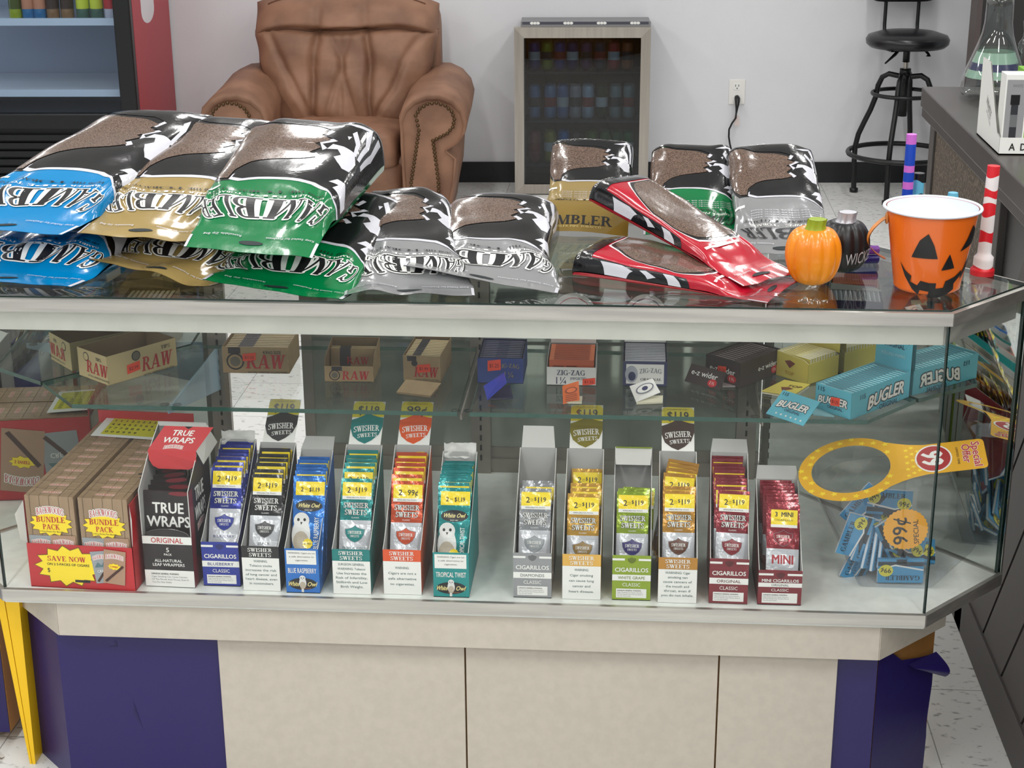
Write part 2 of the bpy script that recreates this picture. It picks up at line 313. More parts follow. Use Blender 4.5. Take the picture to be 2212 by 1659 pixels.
# ---------------------------------------------------------------- tall drinks cooler
def drinks_cooler():
    t = thing('drinks_cooler', 'tall black glass-door drinks cooler with red side panel at the wall', 'cooler', wl(-2.7, 0.38, 0), WA)
    X1, X0, F, B = 0.452, -0.75, -0.37, 0.36     # local: right, left, front (towards room), back
    red = mat('red_cooler_side', (176, 52, 62), 0.4); inner = mat('cooler_liner', (150, 160, 178), 0.5)
    m = MB(); m.box(X0, X1-0.004, F+.05, B, 0.0, 0.40, BLK); m.box(X0, X1-0.004, B-.05, B, .4, 2.0, BLK); m.box(X1-.05, X1-.004, F+.05, B-.05, .4, 2.0, BLK); m.box(X0, X0+.05, F+.05, B-.05, .4, 2.0, BLK); m.box(X0, X1-.004, F+.05, B, 1.94, 2.0, BLK)
    m.box(X0+.05, X1-.05, B-.06, B-.05, .4, 1.94, inner); m.box(X1-.058, X1-.05, F+.06, B-.06, .4, 1.94, inner); m.box(X0+.05, X1-.05, F+.06, B-.06, .40, .42, inner)
    m.box(X0+.33, X0+.36, B-.068, B-.06, .45, 1.9, mat('shelf_standard', (120, 128, 138), .5)); m.build('cabinet', t)
    m = MB(); m.box(X1-.004, X1, F+.05, B, 0.02, 2.0, red)
    M = flat((X1, 0, 0), (0, 1, 0), (0, 0, 1))
    m.art(M, [(-.05+.12*math.cos(a), .892+.06*math.sin(a)) for a in [PI+PI*k/12 for k in range(13)]] + [(.07, 1.4), (-.17, 1.4)], mat('side_white', (226, 222, 226), .5), 1)
    m.build('side_panel', t)
    m = MB()
    for z in (0.555, 0.87, 1.2, 1.55):
        m.box(X0+.06, X1-.06, F+.08, B-.08, z-.012, z, mat('white_wire_shelf', (208, 214, 222), .4)); m.box(X0+.06, X1-.06, F+.07, F+.08, z-.02, z+.012, mat('shelf_lip', (190, 204, 220), .3))
    m.build('shelf', t)
    m = MB(); m.box(X1-.075, X1, F, F+.05, .4, 2.0, BLK); m.box(X0, X0+.075, F, F+.05, .4, 2.0, BLK); m.box(X0, X1, F, F+.05, .4, .47, BLK); m.box(X0, X1, F, F+.05, 1.93, 2.0, BLK)
    d = m.build('door_frame', t, bevel=0.006)
    m = MB(); m.face([(X0+.07, F+.02, .46), (X1-.07, F+.02, .46), (X1-.07, F+.02, 1.94), (X0+.07, F+.02, 1.94)], glass('cooler_glass', (.80, .86, .92))); m.build('door_glass', d)
    m = MB()
    for k in range(9): m.box(X0+.02, X1-.02, F+.02, F+.06, .05+.037*k, .075+.037*k, BLK)
    m.build('lower_grille', t)
    l = bpy.data.lights.new('cooler_lamp', 'AREA'); l.shape = 'RECTANGLE'; l.size = .03; l.size_y = 1.2; l.energy = 2.6; l.color = (.86, .92, 1)
    lo = bpy.data.objects.new('cooler_lamp', l); lo.parent = t; lo.location = (X0+.10, F+.10, 1.2); lo.rotation_euler = (R(90), 0, R(-35)); COL.objects.link(lo)
    # bottles on the upper visible shelf
    kinds = [((150, 165, 30), (70, 80, 20)), ((40, 110, 160), (190, 130, 100)), ((40, 110, 160), (190, 130, 100)), ((140, 105, 70), (60, 40, 30)), ((140, 105, 70), (60, 40, 30)), ((70, 105, 90), (205, 215, 60)), ((70, 105, 90), (205, 215, 60)), ((200, 200, 215), (190, 40, 50))]
    names = ['yellow-green', 'blue', 'blue', 'tan', 'tan', 'dark green', 'dark green', 'white and red']
    px = [24, 52, 77, 105, 136, 170, 200, 230]
    place = ['leftmost in view', 'next to the yellow-green one', 'next to the tan ones', 'beside the blue ones', 'beside the dark green ones', 'beside the tan ones', 'beside the white and red one', 'nearest the door frame']
    for k in range(8):
        s = -2.85 + .00208*px[k]; m = MB(); a = mat('drink_%d_a' % k, kinds[k][0], .15); b = mat('drink_%d_b' % k, kinds[k][1], .3)
        m.lathe([(0, 0), (.026, 0), (.029, .01), (.029, .14), (.027, .16), (.014, .20), (.012, .225)], a, 16)
        m.lathe([(.0295, .045), (.0295, .12)], b, 16)
        o = m.build('drink_bottle', loc=wl(s, .60, .871))
        c = MB(); c.lathe([(.014, .222), (.014, .24), (0, .24)], b, 12); c.build('cap', o)
        tag(o, '%s drink bottle on the upper cooler shelf, %s' % (names[k], place[k]), 'bottle', 'bottles on the cooler shelf')
    m = MB(); m.lathe([(0, 0), (.03, 0), (.032, .02), (.030, .05), (.032, .09), (.03, .12), (.014, .16), (.013, .18)], glass('water_bottle', (.86, .92, .97)), 16)
    m.lathe([(.0325, .07), (.0325, .115)], mat('water_label', (50, 110, 190), .3), 16)
    o = m.build('water_bottle', loc=wl(-2.315, .45, .556)); c = MB(); c.lathe([(.014, .18), (.014, .195), (0, .195)], WHITE, 12); c.build('cap', o)
    tag(o, 'clear water bottle with blue label on the lower cooler shelf', 'bottle')
drinks_cooler()
# ---------------------------------------------------------------- armchair
def armchair():
    LE = mat('tan_leather', (150, 110, 86), 0.6, bump=0.12, bscale=18, rgb2=(124, 88, 68), vscale=7)
    t = thing('armchair', 'worn tan brown leather armchair with rolled arms and nailhead trim', 'armchair', wl(-1.35, 0.55, 0), WA)
    def wr(p, a=.010, f=6.0):
        return p + Vector((noise.noise(p*f), noise.noise(p*f+Vector((5, 1, 2))), noise.noise(p*f+Vector((1, 9, 4)))))*a
    m = MB(); blob(m, (0, .02, .165), (.50, .32, .13), LE, .2); blob(m, (0, -.02, .20), (.30, .33, .08), LE, .25); m.build('base', t)
    m = MB(); blob(m, (.005, .30, .50), (.425, .09, .405), LE, .18, fn=lambda p: wr(p, .004)); m.build('back_frame', t)
    m = MB(); blob(m, (0, -.06, .325), (.285, .33, .085), LE, .28, 40, 20, fn=lambda p: wr(p + Vector((0, 0, .02*(1-(p.x/.3)**2)*(1 if p.z > 0 else 0))), .012, 7))
    sc_ = m.build('seat_cushion', t)
    def bk(u, v):
        x, z = 2*u-1, 2*v-1
        e = max(0, (1-abs(x)**5)*(1-abs(z)**5))**.5
        cr = 0
        for cx, sl in ((-.34, .10), (.30, -.08)): cr += (.042 if z < .50 else .015)*math.exp(-((x-cx-sl*z)/.045)**2)*(.55+.45*min(1, max(0, (z+1)/.5)))
        zc = .50-.05*math.cos(x*5)
        cr += .045*math.exp(-((z-zc)/.045)**2)*(1 if abs(x) < .92 else .4) + .02*math.exp(-((abs(x)-.62-.30*(z+.2))/.05)**2)*(1 if -.8 < z < .5 else 0)
        for k in range(3): cr += .012*math.exp(-((x+.05*k-.02-.25*(z+.2)*(k-1))/.035)**2)*(1 if -.9 < z < .4 else 0)
        th = .05+.15*e*(1.12 if z > .5 else 1)
        W_ = .385*(1+.10*max(0, min(1, (z+.2)/.6))-.20*max(0, -z)**1.5)
        y = .22-th+cr*e+.10*z + .02*math.sin(7*x+9*z)*.25
        zz = .645+.285*z+.018*(1-x*x)*(1 if z > 0 else 0) - (.03*abs(x)**4 if z > .5 else 0)
        return wr(Vector((W_*x, y, zz)), .014, 7)
    m = MB(); m.grid(bk, 90, 80, LE); m.build('back_cushion', t)
    for sx in (1, -1):
        prof = [(.30, .04), (.29, .2), (.29, .36)] + [(.435+.15*math.cos(a), .465+.135*math.sin(a)) for a in [R(195-k*24) for k in range(12)]] + [(.535, .30), (.525, .18), (.50, .04)]
        n = len(prof); cx, cz = .42, .3; rows = []
        ys = [(-.37, .86), (-.385, .93), (-.38, .97), (-.35, 1.0), (-.1, 1.0), (.15, 1.0), (.30, .98), (.34, .9)]
        def arm(u, v):
            k = min(int(round(v*(len(ys)-1))), len(ys)-1); y, s = ys[k]; i = int(round(u*n)) % n
            x, z = prof[i]; z = z + .03*max(0, min(1, (y+.35)/.6))*(1 if z > .3 else 0)
            return wr(Vector((sx*(cx+(x-cx)*s), y, cz+(z-cz)*s)), .008, 5)
        m = MB(); m.grid(arm, n, len(ys)-1, LE, True, True)
        m.face([arm(i/n, 0) for i in range(n)], LE, True); a = m.build('arm', t)
        pan = [(.42-.075, .05), (.42-.085, .2), (.36, .34), (.375, .43)] + [(.445+.085*math.cos(q), .475+.075*math.sin(q)) for q in [R(165-k*27) for k in range(9)]] + [(.435, .385), (.445, .3), (.455, .2), (.455, .05)]
        m = MB(); P = [(sx*x, z) for x, z in pan]
        m.face([(x, -.388, z) for x, z in P], LE); q = len(P)
        m.mesh([(x, -.388, z) for x, z in P]+[(x, -.34, z) for x, z in P], [(i, (i+1) % q, q+(i+1) % q, q+i) for i in range(q)], LE)
        f = m.build('arm_front', a); m = MB(); NH = mat('antique_brass_nail', (92, 72, 48), .35, .8)
        for i in range(q-1):
            (xa, za), (xb, zb) = P[i], P[i+1]; L = math.hypot(xb-xa, zb-za); k = max(1, int(L/.017))
            for j in range(k):
                x = xa+(xb-xa)*j/k; z = za+(zb-za)*j/k
                m.lathe([(.0085, 0), (.007, .005), (.003, .008), (0, .0085)], NH, 8, T=Matrix.Translation((x, -.388, z)) @ Matrix.Rotation(PI/2, 4, 'X'))
        m.build('nailhead_trim', f)
    m = MB()
    for zz in (.50, .985):
        pts = []
        for i in range(41):
            x = -.86+1.72*i/40; q = bk((x+1)/2, ((zz-.05*math.cos(x*5) if zz < .9 else zz-.10*abs(x)**6)+1)/2); pts.append(q+Vector((0, -.004, 0)))
        m.tube(pts, .004, mat('leather_seam', (94, 58, 38), .6), 6)
    m.build('seam_piping', t)
armchair()
# ---------------------------------------------------------------- small glass-front fridge with cans
def small_fridge():
    cx = -.262; D = .27
    t = thing('small_drinks_fridge', 'small stainless glass-door drinks fridge full of cans by the white wall', 'fridge', wl(cx, .155, 0), WA)
    w, H, F = .317, .805, -.135
    G = mat('grey_fridge_case', (128, 128, 130), .5); DK = mat('fridge_inside', (26, 32, 38), .5)
    m = MB(); m.box(-w+.03, w, F+.035, .13, H-.02, H, G); m.box(w-.02, w, F+.035, .13, .02, H-.02, G); m.box(-w+.03, -w+.05, F+.035, .13, .02, H-.02, G); m.box(-w+.03, w, F+.035, .13, .02, .05, DK); m.box(-w+.05, w-.02, .12, .13, .05, H-.02, DK)
    m.box(-w+.03, w, F+.03, F+.038, H-.02, H+.007, G); m.build('cabinet', t)
    m = MB(); M = flat((0, F+.0298, H-.006), (1, 0, 0), (0, 0, 1)); m.rect(M, -.28, w-.01, .0, .013, mat('dark_trim_strip', (70, 70, 82), .4), .5)
    for k in range(4):
        for j in range(3): m.disc(M, -.235+.155*k+.014*j, .0065, .009, .006, WHITE, 1)
    m.build('trim_strip', t)
    m = MB(); b = .045; z0, z1 = .005, .79
    o4 = [(-w, z0), (w, z0), (w, z1), (-w, z1)]; i4 = [(-w+b, z0+b), (w-b, z0+b), (w-b, z1-b*1.1), (-w+b, z1-b*1.1)]
    for k in range(4):
        j = (k+1) % 4
        m.face([(o4[k][0], F, o4[k][1]), (o4[j][0], F, o4[j][1]), (i4[j][0], F+.004, i4[j][1]), (i4[k][0], F+.004, i4[k][1])], STEEL)
        m.face([(o4[k][0], F, o4[k][1]), (o4[j][0], F, o4[j][1]), (o4[j][0], F+.035, o4[j][1]), (o4[k][0], F+.035, o4[k][1])], STEEL)
        m.face([(i4[k][0], F+.004, i4[k][1]), (i4[j][0], F+.004, i4[j][1]), (i4[j][0], F+.03, i4[j][1]), (i4[k][0], F+.03, i4[k][1])], BLK)
    d = m.build('door_frame', t)
    m = MB(); m.face([(-w+b, F+.012, z0+b), (w-b, F+.012, z0+b), (w-b, F+.012, z1-b), (-w+b, F+.012, z1-b)], DARKGLASS); m.build('door_glass', d)
    m = MB()
    for z in (.135, .345, .575): m.box(-w+.05, w-.03, F+.05, .11, z-.006, z, mat('fridge_wire_shelf', (60, 66, 72), .4))
    m.build('shelf', t)
    rows = [(.576, .145, [(-.225, (40, 60, 140), 'blue and white'), (-.165, (150, 160, 40), 'yellow'), (-.105, (40, 70, 150), 'dark blue'), (-.045, (30, 40, 110), 'navy'), (.02, (110, 70, 110), 'purple'), (.085, (60, 70, 90), 'grey'), (.15, (200, 70, 70), 'red'), (.215, (180, 100, 60), 'orange')]),
            (.346, .17, [(-.225, (120, 150, 190), 'pale blue'), (-.15, (130, 160, 200), 'light blue'), (-.09, (110, 140, 190), 'blue striped'), (-.03, (190, 180, 185), 'pinkish white'), (.03, (200, 210, 225), 'white'), (.095, (40, 70, 40), 'black and green'), (.16, (150, 165, 165), 'silver'), (.225, (160, 172, 172), 'bright silver')]),
            (.136, .16, [(-.225, (170, 90, 90), 'rose'), (-.15, (170, 160, 60), 'yellow'), (-.085, (50, 130, 200), 'bright blue'), (-.02, (90, 80, 75), 'brown'), (.05, (110, 130, 60), 'olive'), (.115, (70, 120, 70), 'green'), (.17, (60, 110, 70), 'dark green'), (.225, (60, 130, 80), 'sea green')])]
    rn = ['top', 'middle', 'bottom']
    for r, (z, h, L) in enumerate(rows):
        for k, (x, c, nm) in enumerate(L):
            m = MB(); a = mat('can_%d_%d' % (r, k), c, .3, .3)
            m.lathe([(0, .004), (.022, .002), (.029, .014), (.029, h-.02), (.022, h-.002), (.020, h-.008), (0, h-.01)], a, 16)
            m.lathe([(.0293, h*.35), (.0293, h*.62)], mat('can_band_%d' % ((k+r) % 3), [(205, 205, 205), (60, 60, 66), (150, 60, 60)][(k+r) % 3], .3), 16)
            o = m.build('drink_can', loc=WT @ Vector((cx+x, -.155-.02, z)))
            tag(o, '%s drink can on the %s shelf of the small fridge' % (nm, rn[r]), 'can', 'cans in the small fridge')
small_fridge()
# ---------------------------------------------------------------- outlet and cord
def outlet():
    t = thing('wall_outlet', 'white double wall outlet above the black baseboard', 'outlet', wl(.492, 0, .445), WA)
    m = MB(); m.box(-.039, .039, -.006, 0, -.06, .06, mat('white_plate', (236, 234, 230), .35)); m.build('cover_plate', t, bevel=.002)
    for z in (.027, -.027):
        m = MB(); m.box(-.017, .017, -.008, -.004, z-.016, z+.016, WHITE)
        M = flat((0, -.008, z), (1, 0, 0), (0, 0, 1)); m.rect(M, -.009, -.006, -.002, .009, BLK); m.rect(M, .006, .009, -.002, .009, BLK); m.disc(M, 0, -.009, .003, .003, BLK)
        m.build('socket', t)
    t2 = thing('power_cord', 'black power cord plugged into the white outlet with a paper tag', 'cord', wl(.492, .02, .42), WA)
    T = lambda s, off, z: Vector((s-.492, -(off-.02), z-.42))
    m = MB(); m.tube([T(.492, .008, .42), T(.494, .02, .415), T(.493, .035, .40), T(.491, .04, .37), T(.489, .04, .345)], [.012, .014, .012, .007, .004], BLK, 10); m.build('plug', t2)
    pts = [(.489, .04, .35), (.487, .045, .325), (.470, .045, .30), (.457, .045, .27), (.457, .045, .235), (.463, .045, .20), (.473, .04, .165), (.478, .04, .12), (.47, .05, .06), (.43, .06, .012), (.3, .06, .006), (.12, .05, .006), (.06, .04, .006)]
    m = MB(); m.tube([T(*p) for p in pts], .0045, BLK, 8); m.build('cable', t2)
    m = MB(); m.face([T(.478, .04, .335), T(.505, .03, .335), T(.508, .028, .285), T(.484, .042, .285)], mat('tag_paper', (224, 208, 204), .7)); m.build('tag', t2)
outlet()
# ---------------------------------------------------------------- stool
def bar_stool():
    t = thing('bar_stool', 'black metal bar stool with round padded seat and low back', 'stool', wl(1.235, .30, 0), WA+.25)
    SEAT = mat('black_vinyl', (26, 26, 29), .3)
    m = MB(); m.lathe([(0, .70), (.17, .70), (.187, .715), (.19, .735), (.18, .752), (.13, .768), (.06, .775), (0, .777)], SEAT, 40); m.build('seat', t)
    m = MB(); m.box(-.10, .10, -.05, .05, .685, .70, BLKM); m.lathe([(0, .63), (.016, .63), (.016, .69)], BLKM, 16); m.lathe([(.012, .58), (.012, .635)], STEEL, 16)
    m.lathe([(0, .57), (.026, .57), (.026, .60), (0, .60)], BLKM, 18); m.lathe([(0, .38), (.021, .38), (.021, .57)], BLKM, 16); m.build('column', t)
    m = MB(); m.tube([(-.05, -.02, .69), (-.08, -.05, .675), (-.13, -.09, .655), (-.155, -.11, .645)], [.008, .008, .005, .004], BLKM, 8); m.build('lever', t)
    m = MB(); m.tube([(.07, -.03, .69), (.085, -.05, .67), (.085, -.05, .66)], [.006, .006, .012], BLKM, 8); m.build('knob', t)
    prof = [(.03, .565), (.075, .572), (.105, .555), (.122, .515), (.13, .46), (.15, .40), (.178, .335), (.20, .28), (.212, .22), (.212, .15), (.205, .0)]
    for k in range(4):
        a = PI/4 + k*PI/2 + .12
        m = MB(); m.tube([(r*math.cos(a), r*math.sin(a), z) for r, z in prof], .0125, BLKM, 10)
        l = m.build('leg', t); m = MB(); m.lathe([(0, 0), (.02, 0), (.02, .018), (.013, .022)], BLK, 14, c=(.205*math.cos(a), .205*math.sin(a), 0)); m.build('foot_cap', l)
    for r, z, q in ((.143, .485, .0095), (.238, .205, .012)):
        m = MB(); m.grid(lambda u, v: Vector(((r+q*math.cos(2*PI*v))*math.cos(2*PI*u), (r+q*math.cos(2*PI*v))*math.sin(2*PI*u), z+q*math.sin(2*PI*v))), 48, 8, BLKM, True, True); m.build('ring', t)
    T = Matrix.Rotation(-.25, 4, 'Z')
    m = MB()
    for x in (-.075, .078): m.tube([T @ Vector(p) for p in ((x, .10, .70), (x, .17, .72), (x, .185, .78), (x, .185, .98))], .009, BLKM, 8)
    m.build('back_upright', t)
    m = MB(); blob(m, (0, .175, .985), (.155, .025, .10), SEAT, .3, T=T); m.build('backrest', t)
bar_stool()
# ---------------------------------------------------------------- dark tall cabinet by the counter
t = thing('tall_cabinet', 'tall dark panel cabinet standing behind the glass pipe at the right', 'cabinet', (1.481, 7.10, 0), WA)
m = MB(); m.box(-.05, 1.2, -.05, .05, 0, 2.2, mat('dark_brown_laminate', (34, 31, 31), .5)); m.build('body', t)
m = MB(); m.box(-.072, -.05, -.06, .05, 0, 2.2, mat('brown_edge', (74, 64, 62), .5)); m.build('edge_trim', t)
# ---------------------------------------------------------------- brown counter
def counter():
    t = thing('shop_counter', 'dark brown shop counter with woven panel and diagonal boards', 'counter', (1.1, 3.3, 0))
    DB = mat('dark_brown_top', (66, 61, 59), .35, var=.1, vscale=14); PB = mat('dark_board', (72, 68, 66), .55); WV = mat('woven_panel', (104, 90, 76), .8)
    n = WV.node_tree.nodes; l = WV.node_tree.links; tc = n.new('ShaderNodeTexCoord'); vo = n.new('ShaderNodeTexWave'); vo.wave_type = 'BANDS'; vo.inputs['Scale'].default_value = 24; vo.inputs['Distortion'].default_value = 7; vo.inputs['Detail Scale'].default_value = 5
    l.new(tc.outputs['Object'], vo.inputs[0]); r = n.new('ShaderNodeValToRGB'); r.color_ramp.elements[0].color = (.065, .05, .036, 1); r.color_ramp.elements[1].color = (.16, .125, .095, 1); l.new(vo.outputs[0], r.inputs[0]); l.new(r.outputs[0], n['Principled BSDF'].inputs['Base Color'])
    bp = n.new('ShaderNodeBump'); bp.inputs['Strength'].default_value = .5; l.new(vo.outputs[0], bp.inputs['Height']); l.new(bp.outputs[0], n['Principled BSDF'].inputs['Normal'])
    m = MB(); m.box(.722, 1.6, 2.0, 4.2, 1.02, 1.07, DB); m.box(.726, 1.6, 2.0, 4.196, 0.995, 1.02, mat('counter_under_edge', (58, 53, 52), .4)); bw(m, 'counter_top', t, bevel=.003)
    m = MB(); m.box(.76, 1.55, 2.02, 4.15, 0, .995, PB); bw(m, 'body', t)
    m = MB(); m.box(.748, .76, 3.36, 4.12, .08, .995, WV); bw(m, 'woven_panel', t)
    m = MB()
    for y0, y1 in ((4.09, 4.15), (3.30, 3.37), (2.02, 2.08)): m.box(.742, .76, y0, y1, 0, .995, PB)
    m.box(.742, .76, 2.08, 4.09, 0, .10, PB); bw(m, 'frame', t, bevel=.002)
    m = MB(); d = .13
    for k in range(-2, 16):
        ya = 3.29-k*d*1.4
        poly = [(ya, .10), (ya-.172, .10), (ya-.172-.62, .99), (ya-.62, .99)]
        cl = []
        for (y, z) in poly: cl.append((y, z))
        # clip to panel 2.08..3.29
        def clip(P, lim, keep_less):
            out = []
            for i in range(len(P)):
                a, b = P[i], P[(i+1) % len(P)]; ia = (a[0] <= lim) if keep_less else (a[0] >= lim); ib = (b[0] <= lim) if keep_less else (b[0] >= lim)
                if ia: out.append(a)
                if ia != ib: s = (lim-a[0])/(b[0]-a[0]); out.append((lim, a[1]+s*(b[1]-a[1])))
            return out
        cl = clip(clip(cl, 3.29, True), 2.08, False) if cl else []
        if len(cl) > 2:
            q = len(cl); A = [(.748, y, z) for y, z in cl]; B = [(.761, y, z) for y, z in cl]
            m.face(A, PB); m.mesh(A+B, [(i, (i+1) % q, q+(i+1) % q, q+i) for i in range(q)], PB)
    m.box(.756, .7605, 2.08, 3.29, .1, .99, BLK); bw(m, 'diagonal_boards', t)
counter()
# ================================================================ display case
FL, FR, RT, RB, LB, LT = (-1.109, 2.548), (.513, 2.548), (.674, 2.72), (.27, 3.16), (-.866, 3.16), (-1.27, 2.72)
HEX = [FL, FR, RT, RB, LB, LT]
ZD, ZT = 0.4246, 0.971
def inset(P, d):
    n = len(P); out = []
    for i in range(n):
        p0, p1, p2 = Vector(P[i-1]), Vector(P[i]), Vector(P[(i+1) % n])
        a = (p1-p0).normalized(); b = (p2-p1).normalized(); na = Vector((-a.y, a.x)); nb = Vector((-b.y, b.x))
        k = 1 + na.dot(nb); q = p1 + (na+nb)*(d/k); out.append((q.x, q.y))
    return out
def strip(mb, path, th, z0, z1, m, closed=False):
    """upright band following a plan path; th = thickness towards the left-hand side of travel"""
    n = len(path); off = []
    for i in range(n):
        p = Vector(path[i]); a = (p-Vector(path[i-1])).normalized() if (i > 0 or closed) else None; b = (Vector(path[(i+1) % n])-p).normalized() if (i < n-1 or closed) else None
        a = a or b; b = b or a; na = Vector((-a.y, a.x)); nb = Vector((-b.y, b.x)); q = p+(na+nb)*(th/(1+na.dot(nb))); off.append((q.x, q.y))
    for i in range(n if closed else n-1):
        j = (i+1) % n; mb.prism([path[i], path[j], off[j], off[i]], z0, z1, m)
def pane(mb, a, b, z0, z1, th, mg, me):
    a = Vector(a); b = Vector(b); t = (b-a).normalized(); n = Vector((-t.y, t.x))*th
    P = [(a.x, a.y), (b.x, b.y), (b.x+n.x, b.y+n.y), (a.x+n.x, a.y+n.y)]
    f = lambda p, z: (p[0], p[1], z)
    mb.face([f(P[0], z0), f(P[1], z0), f(P[1], z1), f(P[0], z1)], mg); mb.face([f(P[3], z0), f(P[3], z1), f(P[2], z1), f(P[2], z0)], mg)
    for i, j in ((1, 2), (3, 0)): mb.face([f(P[i], z0), f(P[j], z0), f(P[j], z1), f(P[i], z1)], me)
    mb.face([f(p, z1) for p in P], me)
def slab(mb, P, z0, z1, mg, me):
    n = len(P); mb.face([(x, y, z1) for x, y in P], mg); mb.face([(x, y, z0) for x, y in reversed(P)], mg)
    for i in range(n):
        j = (i+1) % n; mb.face([(*P[i], z0), (*P[j], z0), (*P[j], z1), (*P[i], z1)], me)
def display_case():
    t = thing('display_case', 'glass display case with aluminium trim, cream panels and purple vinyl base', 'display case', (-.3, 2.85, 0))
    CREAM = mat('cream_laminate', (200, 191, 178), .5, var=.03, vscale=60); LAM = mat('white_deck_laminate', (232, 236, 231), .35, var=.04, vscale=40)
    PUR = mat('purple_vinyl', (33, 22, 92), .38, bump=.25, bscale=6); WOOD = mat('bare_wood', (176, 128, 66), .6, rgb2=(150, 104, 50), vscale=6, stretch=(1, 1, .2))
    BASE = [(-1.04, 2.602), (.447, 2.602), (.568, 2.723), (.22, 3.10), (-.80, 3.10), (-1.14, 2.702)]
    m = MB(); m.prism(BASE, 0, .398, WOOD); bw(m, 'base_cabinet', t)
    m = MB(); strip(m, [(-1.1415, 2.7005), (-1.0405, 2.5995), (-.735, 2.5995)], .0015, 0, .335, PUR)
    M = front(0, 2.5992, 0); m.art(M, [(-.945, .288), (-.928, .288), (-.928, .300), (-.932, .300), (-.933, .292)], mat('vinyl_tear', (30, 20, 80), .5), 1)
    m.art(M, [(-.908, .183), (-.903, .145), (-.905, .17), (-.895, .12), (-.91, .15)], mat('vinyl_tear', (30, 20, 80), .5), 1)
    bw(m, 'purple_vinyl', t)
    m = MB(); strip(m, [(.36, 2.5995), (.4475, 2.5995)], .0015, 0, .335, PUR)
    NX, NY = .70711*.0018, -.70711*.0018
    ch = lambda s, z, o=0: (.4475+s*.70711+NX+o*.70711, 2.5995+s*.70711+NY-o*.70711, z)
    m.face([ch(0, 0), ch(.166, 0), ch(.168, .09), ch(.165, .12), ch(.172, .2), ch(.170, .262), ch(.12, .272), ch(.07, .285), ch(.04, .31), ch(0, .335)], PUR)
    m.grid(lambda u, v: Vector(ch(.085+.085*u+.012*v, .272-.004*u-.05*v*(u*.8+.2), .004+.028*math.sin(PI*(v*.8))*(.35+.65*u))), 10, 8, PUR)
    bw(m, 'purple_vinyl', t)
    for x0, x1 in ((-.738, -.2875), (-.2845, .1665), (.1695, .3765)):
        m = MB(); m.box(x0, x1, 2.590, 2.6, 0, .335, CREAM); bw(m, 'base_panel', t, bevel=.001)
    FA = [(-1.146, 2.685), (-1.021, 2.56), (.443, 2.56), (.580, 2.697)]
    for a, b, d in ((0, 1, 0), (1, 2, .002), (2, 3, 0)):
        A, B = Vector(FA[a]), Vector(FA[b]); e = (B-A).normalized()*d
        m = MB(); strip(m, [tuple(A+e), tuple(B-e)], .016, .331, .405, CREAM); bw(m, 'fascia_panel', t)
    m = MB(); m.prism(inset(HEX, .002), .400, ZD, LAM); bw(m, 'deck', t)
    m = MB(); strip(m, inset(HEX, -.003), .008, .405, ZD+.003, ALU, True); bw(m, 'deck_rail', t, bevel=.0015)
    # glass front and its two angled ends
    g = inset(HEX, .004)
    m = MB(); pane(m, (g[0][0]-.001, g[0][1]), (g[1][0]+.001, g[1][1]), ZD+.001, .950, .006, GLASS, GEDGE_D); bw(m, 'front_glass', t)
    m = MB(); pane(m, (g[1][0]+.003, g[1][1]+.003), g[2], ZD+.001, .950, .006, GLASS, GEDGE_D); bw(m, 'angled_glass', t)
    m = MB(); pane(m, g[5], (g[0][0]-.003, g[0][1]+.003), ZD+.001, .950, .006, GLASS, GEDGE_D); bw(m, 'angled_glass', t)
    m = MB(); strip(m, inset(HEX, -.007), .010, .947, .9685, ALU, True); bw(m, 'top_rail', t, bevel=.001)
    m = MB(); i12 = inset(HEX, .013); strip(m, [i12[5], i12[0], i12[1], i12[2]], .035, .909, .947, mat('satin_aluminium', (208, 208, 200), .5, .55, var=.05, vscale=12)); bw(m, 'light_housing', t, bevel=.002)
    m = MB(); slab(m, inset(HEX, .004), .9635, ZT, TOPGLASS, GEDGE_D); bw(m, 'top_glass', t)
    # rear: mirrors, slotted uprights, track
    m = MB(); strip(m, [RT, RB], -.005, ZD, .95, MIRROR); bw(m, 'side_mirror', t)
    m = MB(); strip(m, [LB, LT], -.005, ZD, .95, MIRROR); bw(m, 'side_mirror', t)
    for x0, x1 in ((-.655, -.300), (-.312, .268)):
        m = MB(); m.box(x0, x1, 3.158, 3.163, ZD+.055, .95, DIM_MIRROR); m.box(x0-.022 if x0 < -.5 else x0, x0, 3.155, 3.168, ZD+.03, .95, ALU_D); m.box(x0, x1, 3.155, 3.168, ZD+.03, ZD+.055, ALU_D); bw(m, 'sliding_mirror_door', t)
    m = MB(); m.box(-.866, -.78, 3.15, 3.17, ZD, ZD+.03, ALU_D); m.box(-.68, .27, 3.15, 3.17, ZD, ZD+.03, ALU_D); m.box(-.866, .27, 3.15, 3.17, .92, .963, ALU_D); bw(m, 'rear_track', t)
    for x in (-.85, -.306, .240):
        m = MB(); m.box(x-.02, x+.02, 3.142, 3.156, ZD, .95, ALU_D)
        for k in range(22): m.box(x-.002, x+.002, 3.1405, 3.142, ZD+.03+k*.022, ZD+.042+k*.022, BLK)
        u = bw(m, 'slotted_upright', t)
        m = MB(); s = .006; m.prism([(3.142, .600), (3.142, .693), (2.772, .693), (2.772, .683)], x-.0015, x+.0015, mat('pale_blue_film', (158, 188, 208), .5) if x < -.5 else ALU_D, T=Matrix(((0, 0, 1, 0), (1, 0, 0, 0), (0, 1, 0, 0), (0, 0, 0, 1))))
        bw(m, 'shelf_bracket', t)
        m = MB()
        for dx in (-.012, .012): m.lathe([(0, .6935), (.009, .6935), (.009, .6948), (0, .6948)], glass('rubber_pad', (.7, .72, .72)), 14, c=(x+dx, 2.79, 0))
        bw(m, 'bracket_pad', t)
display_case()
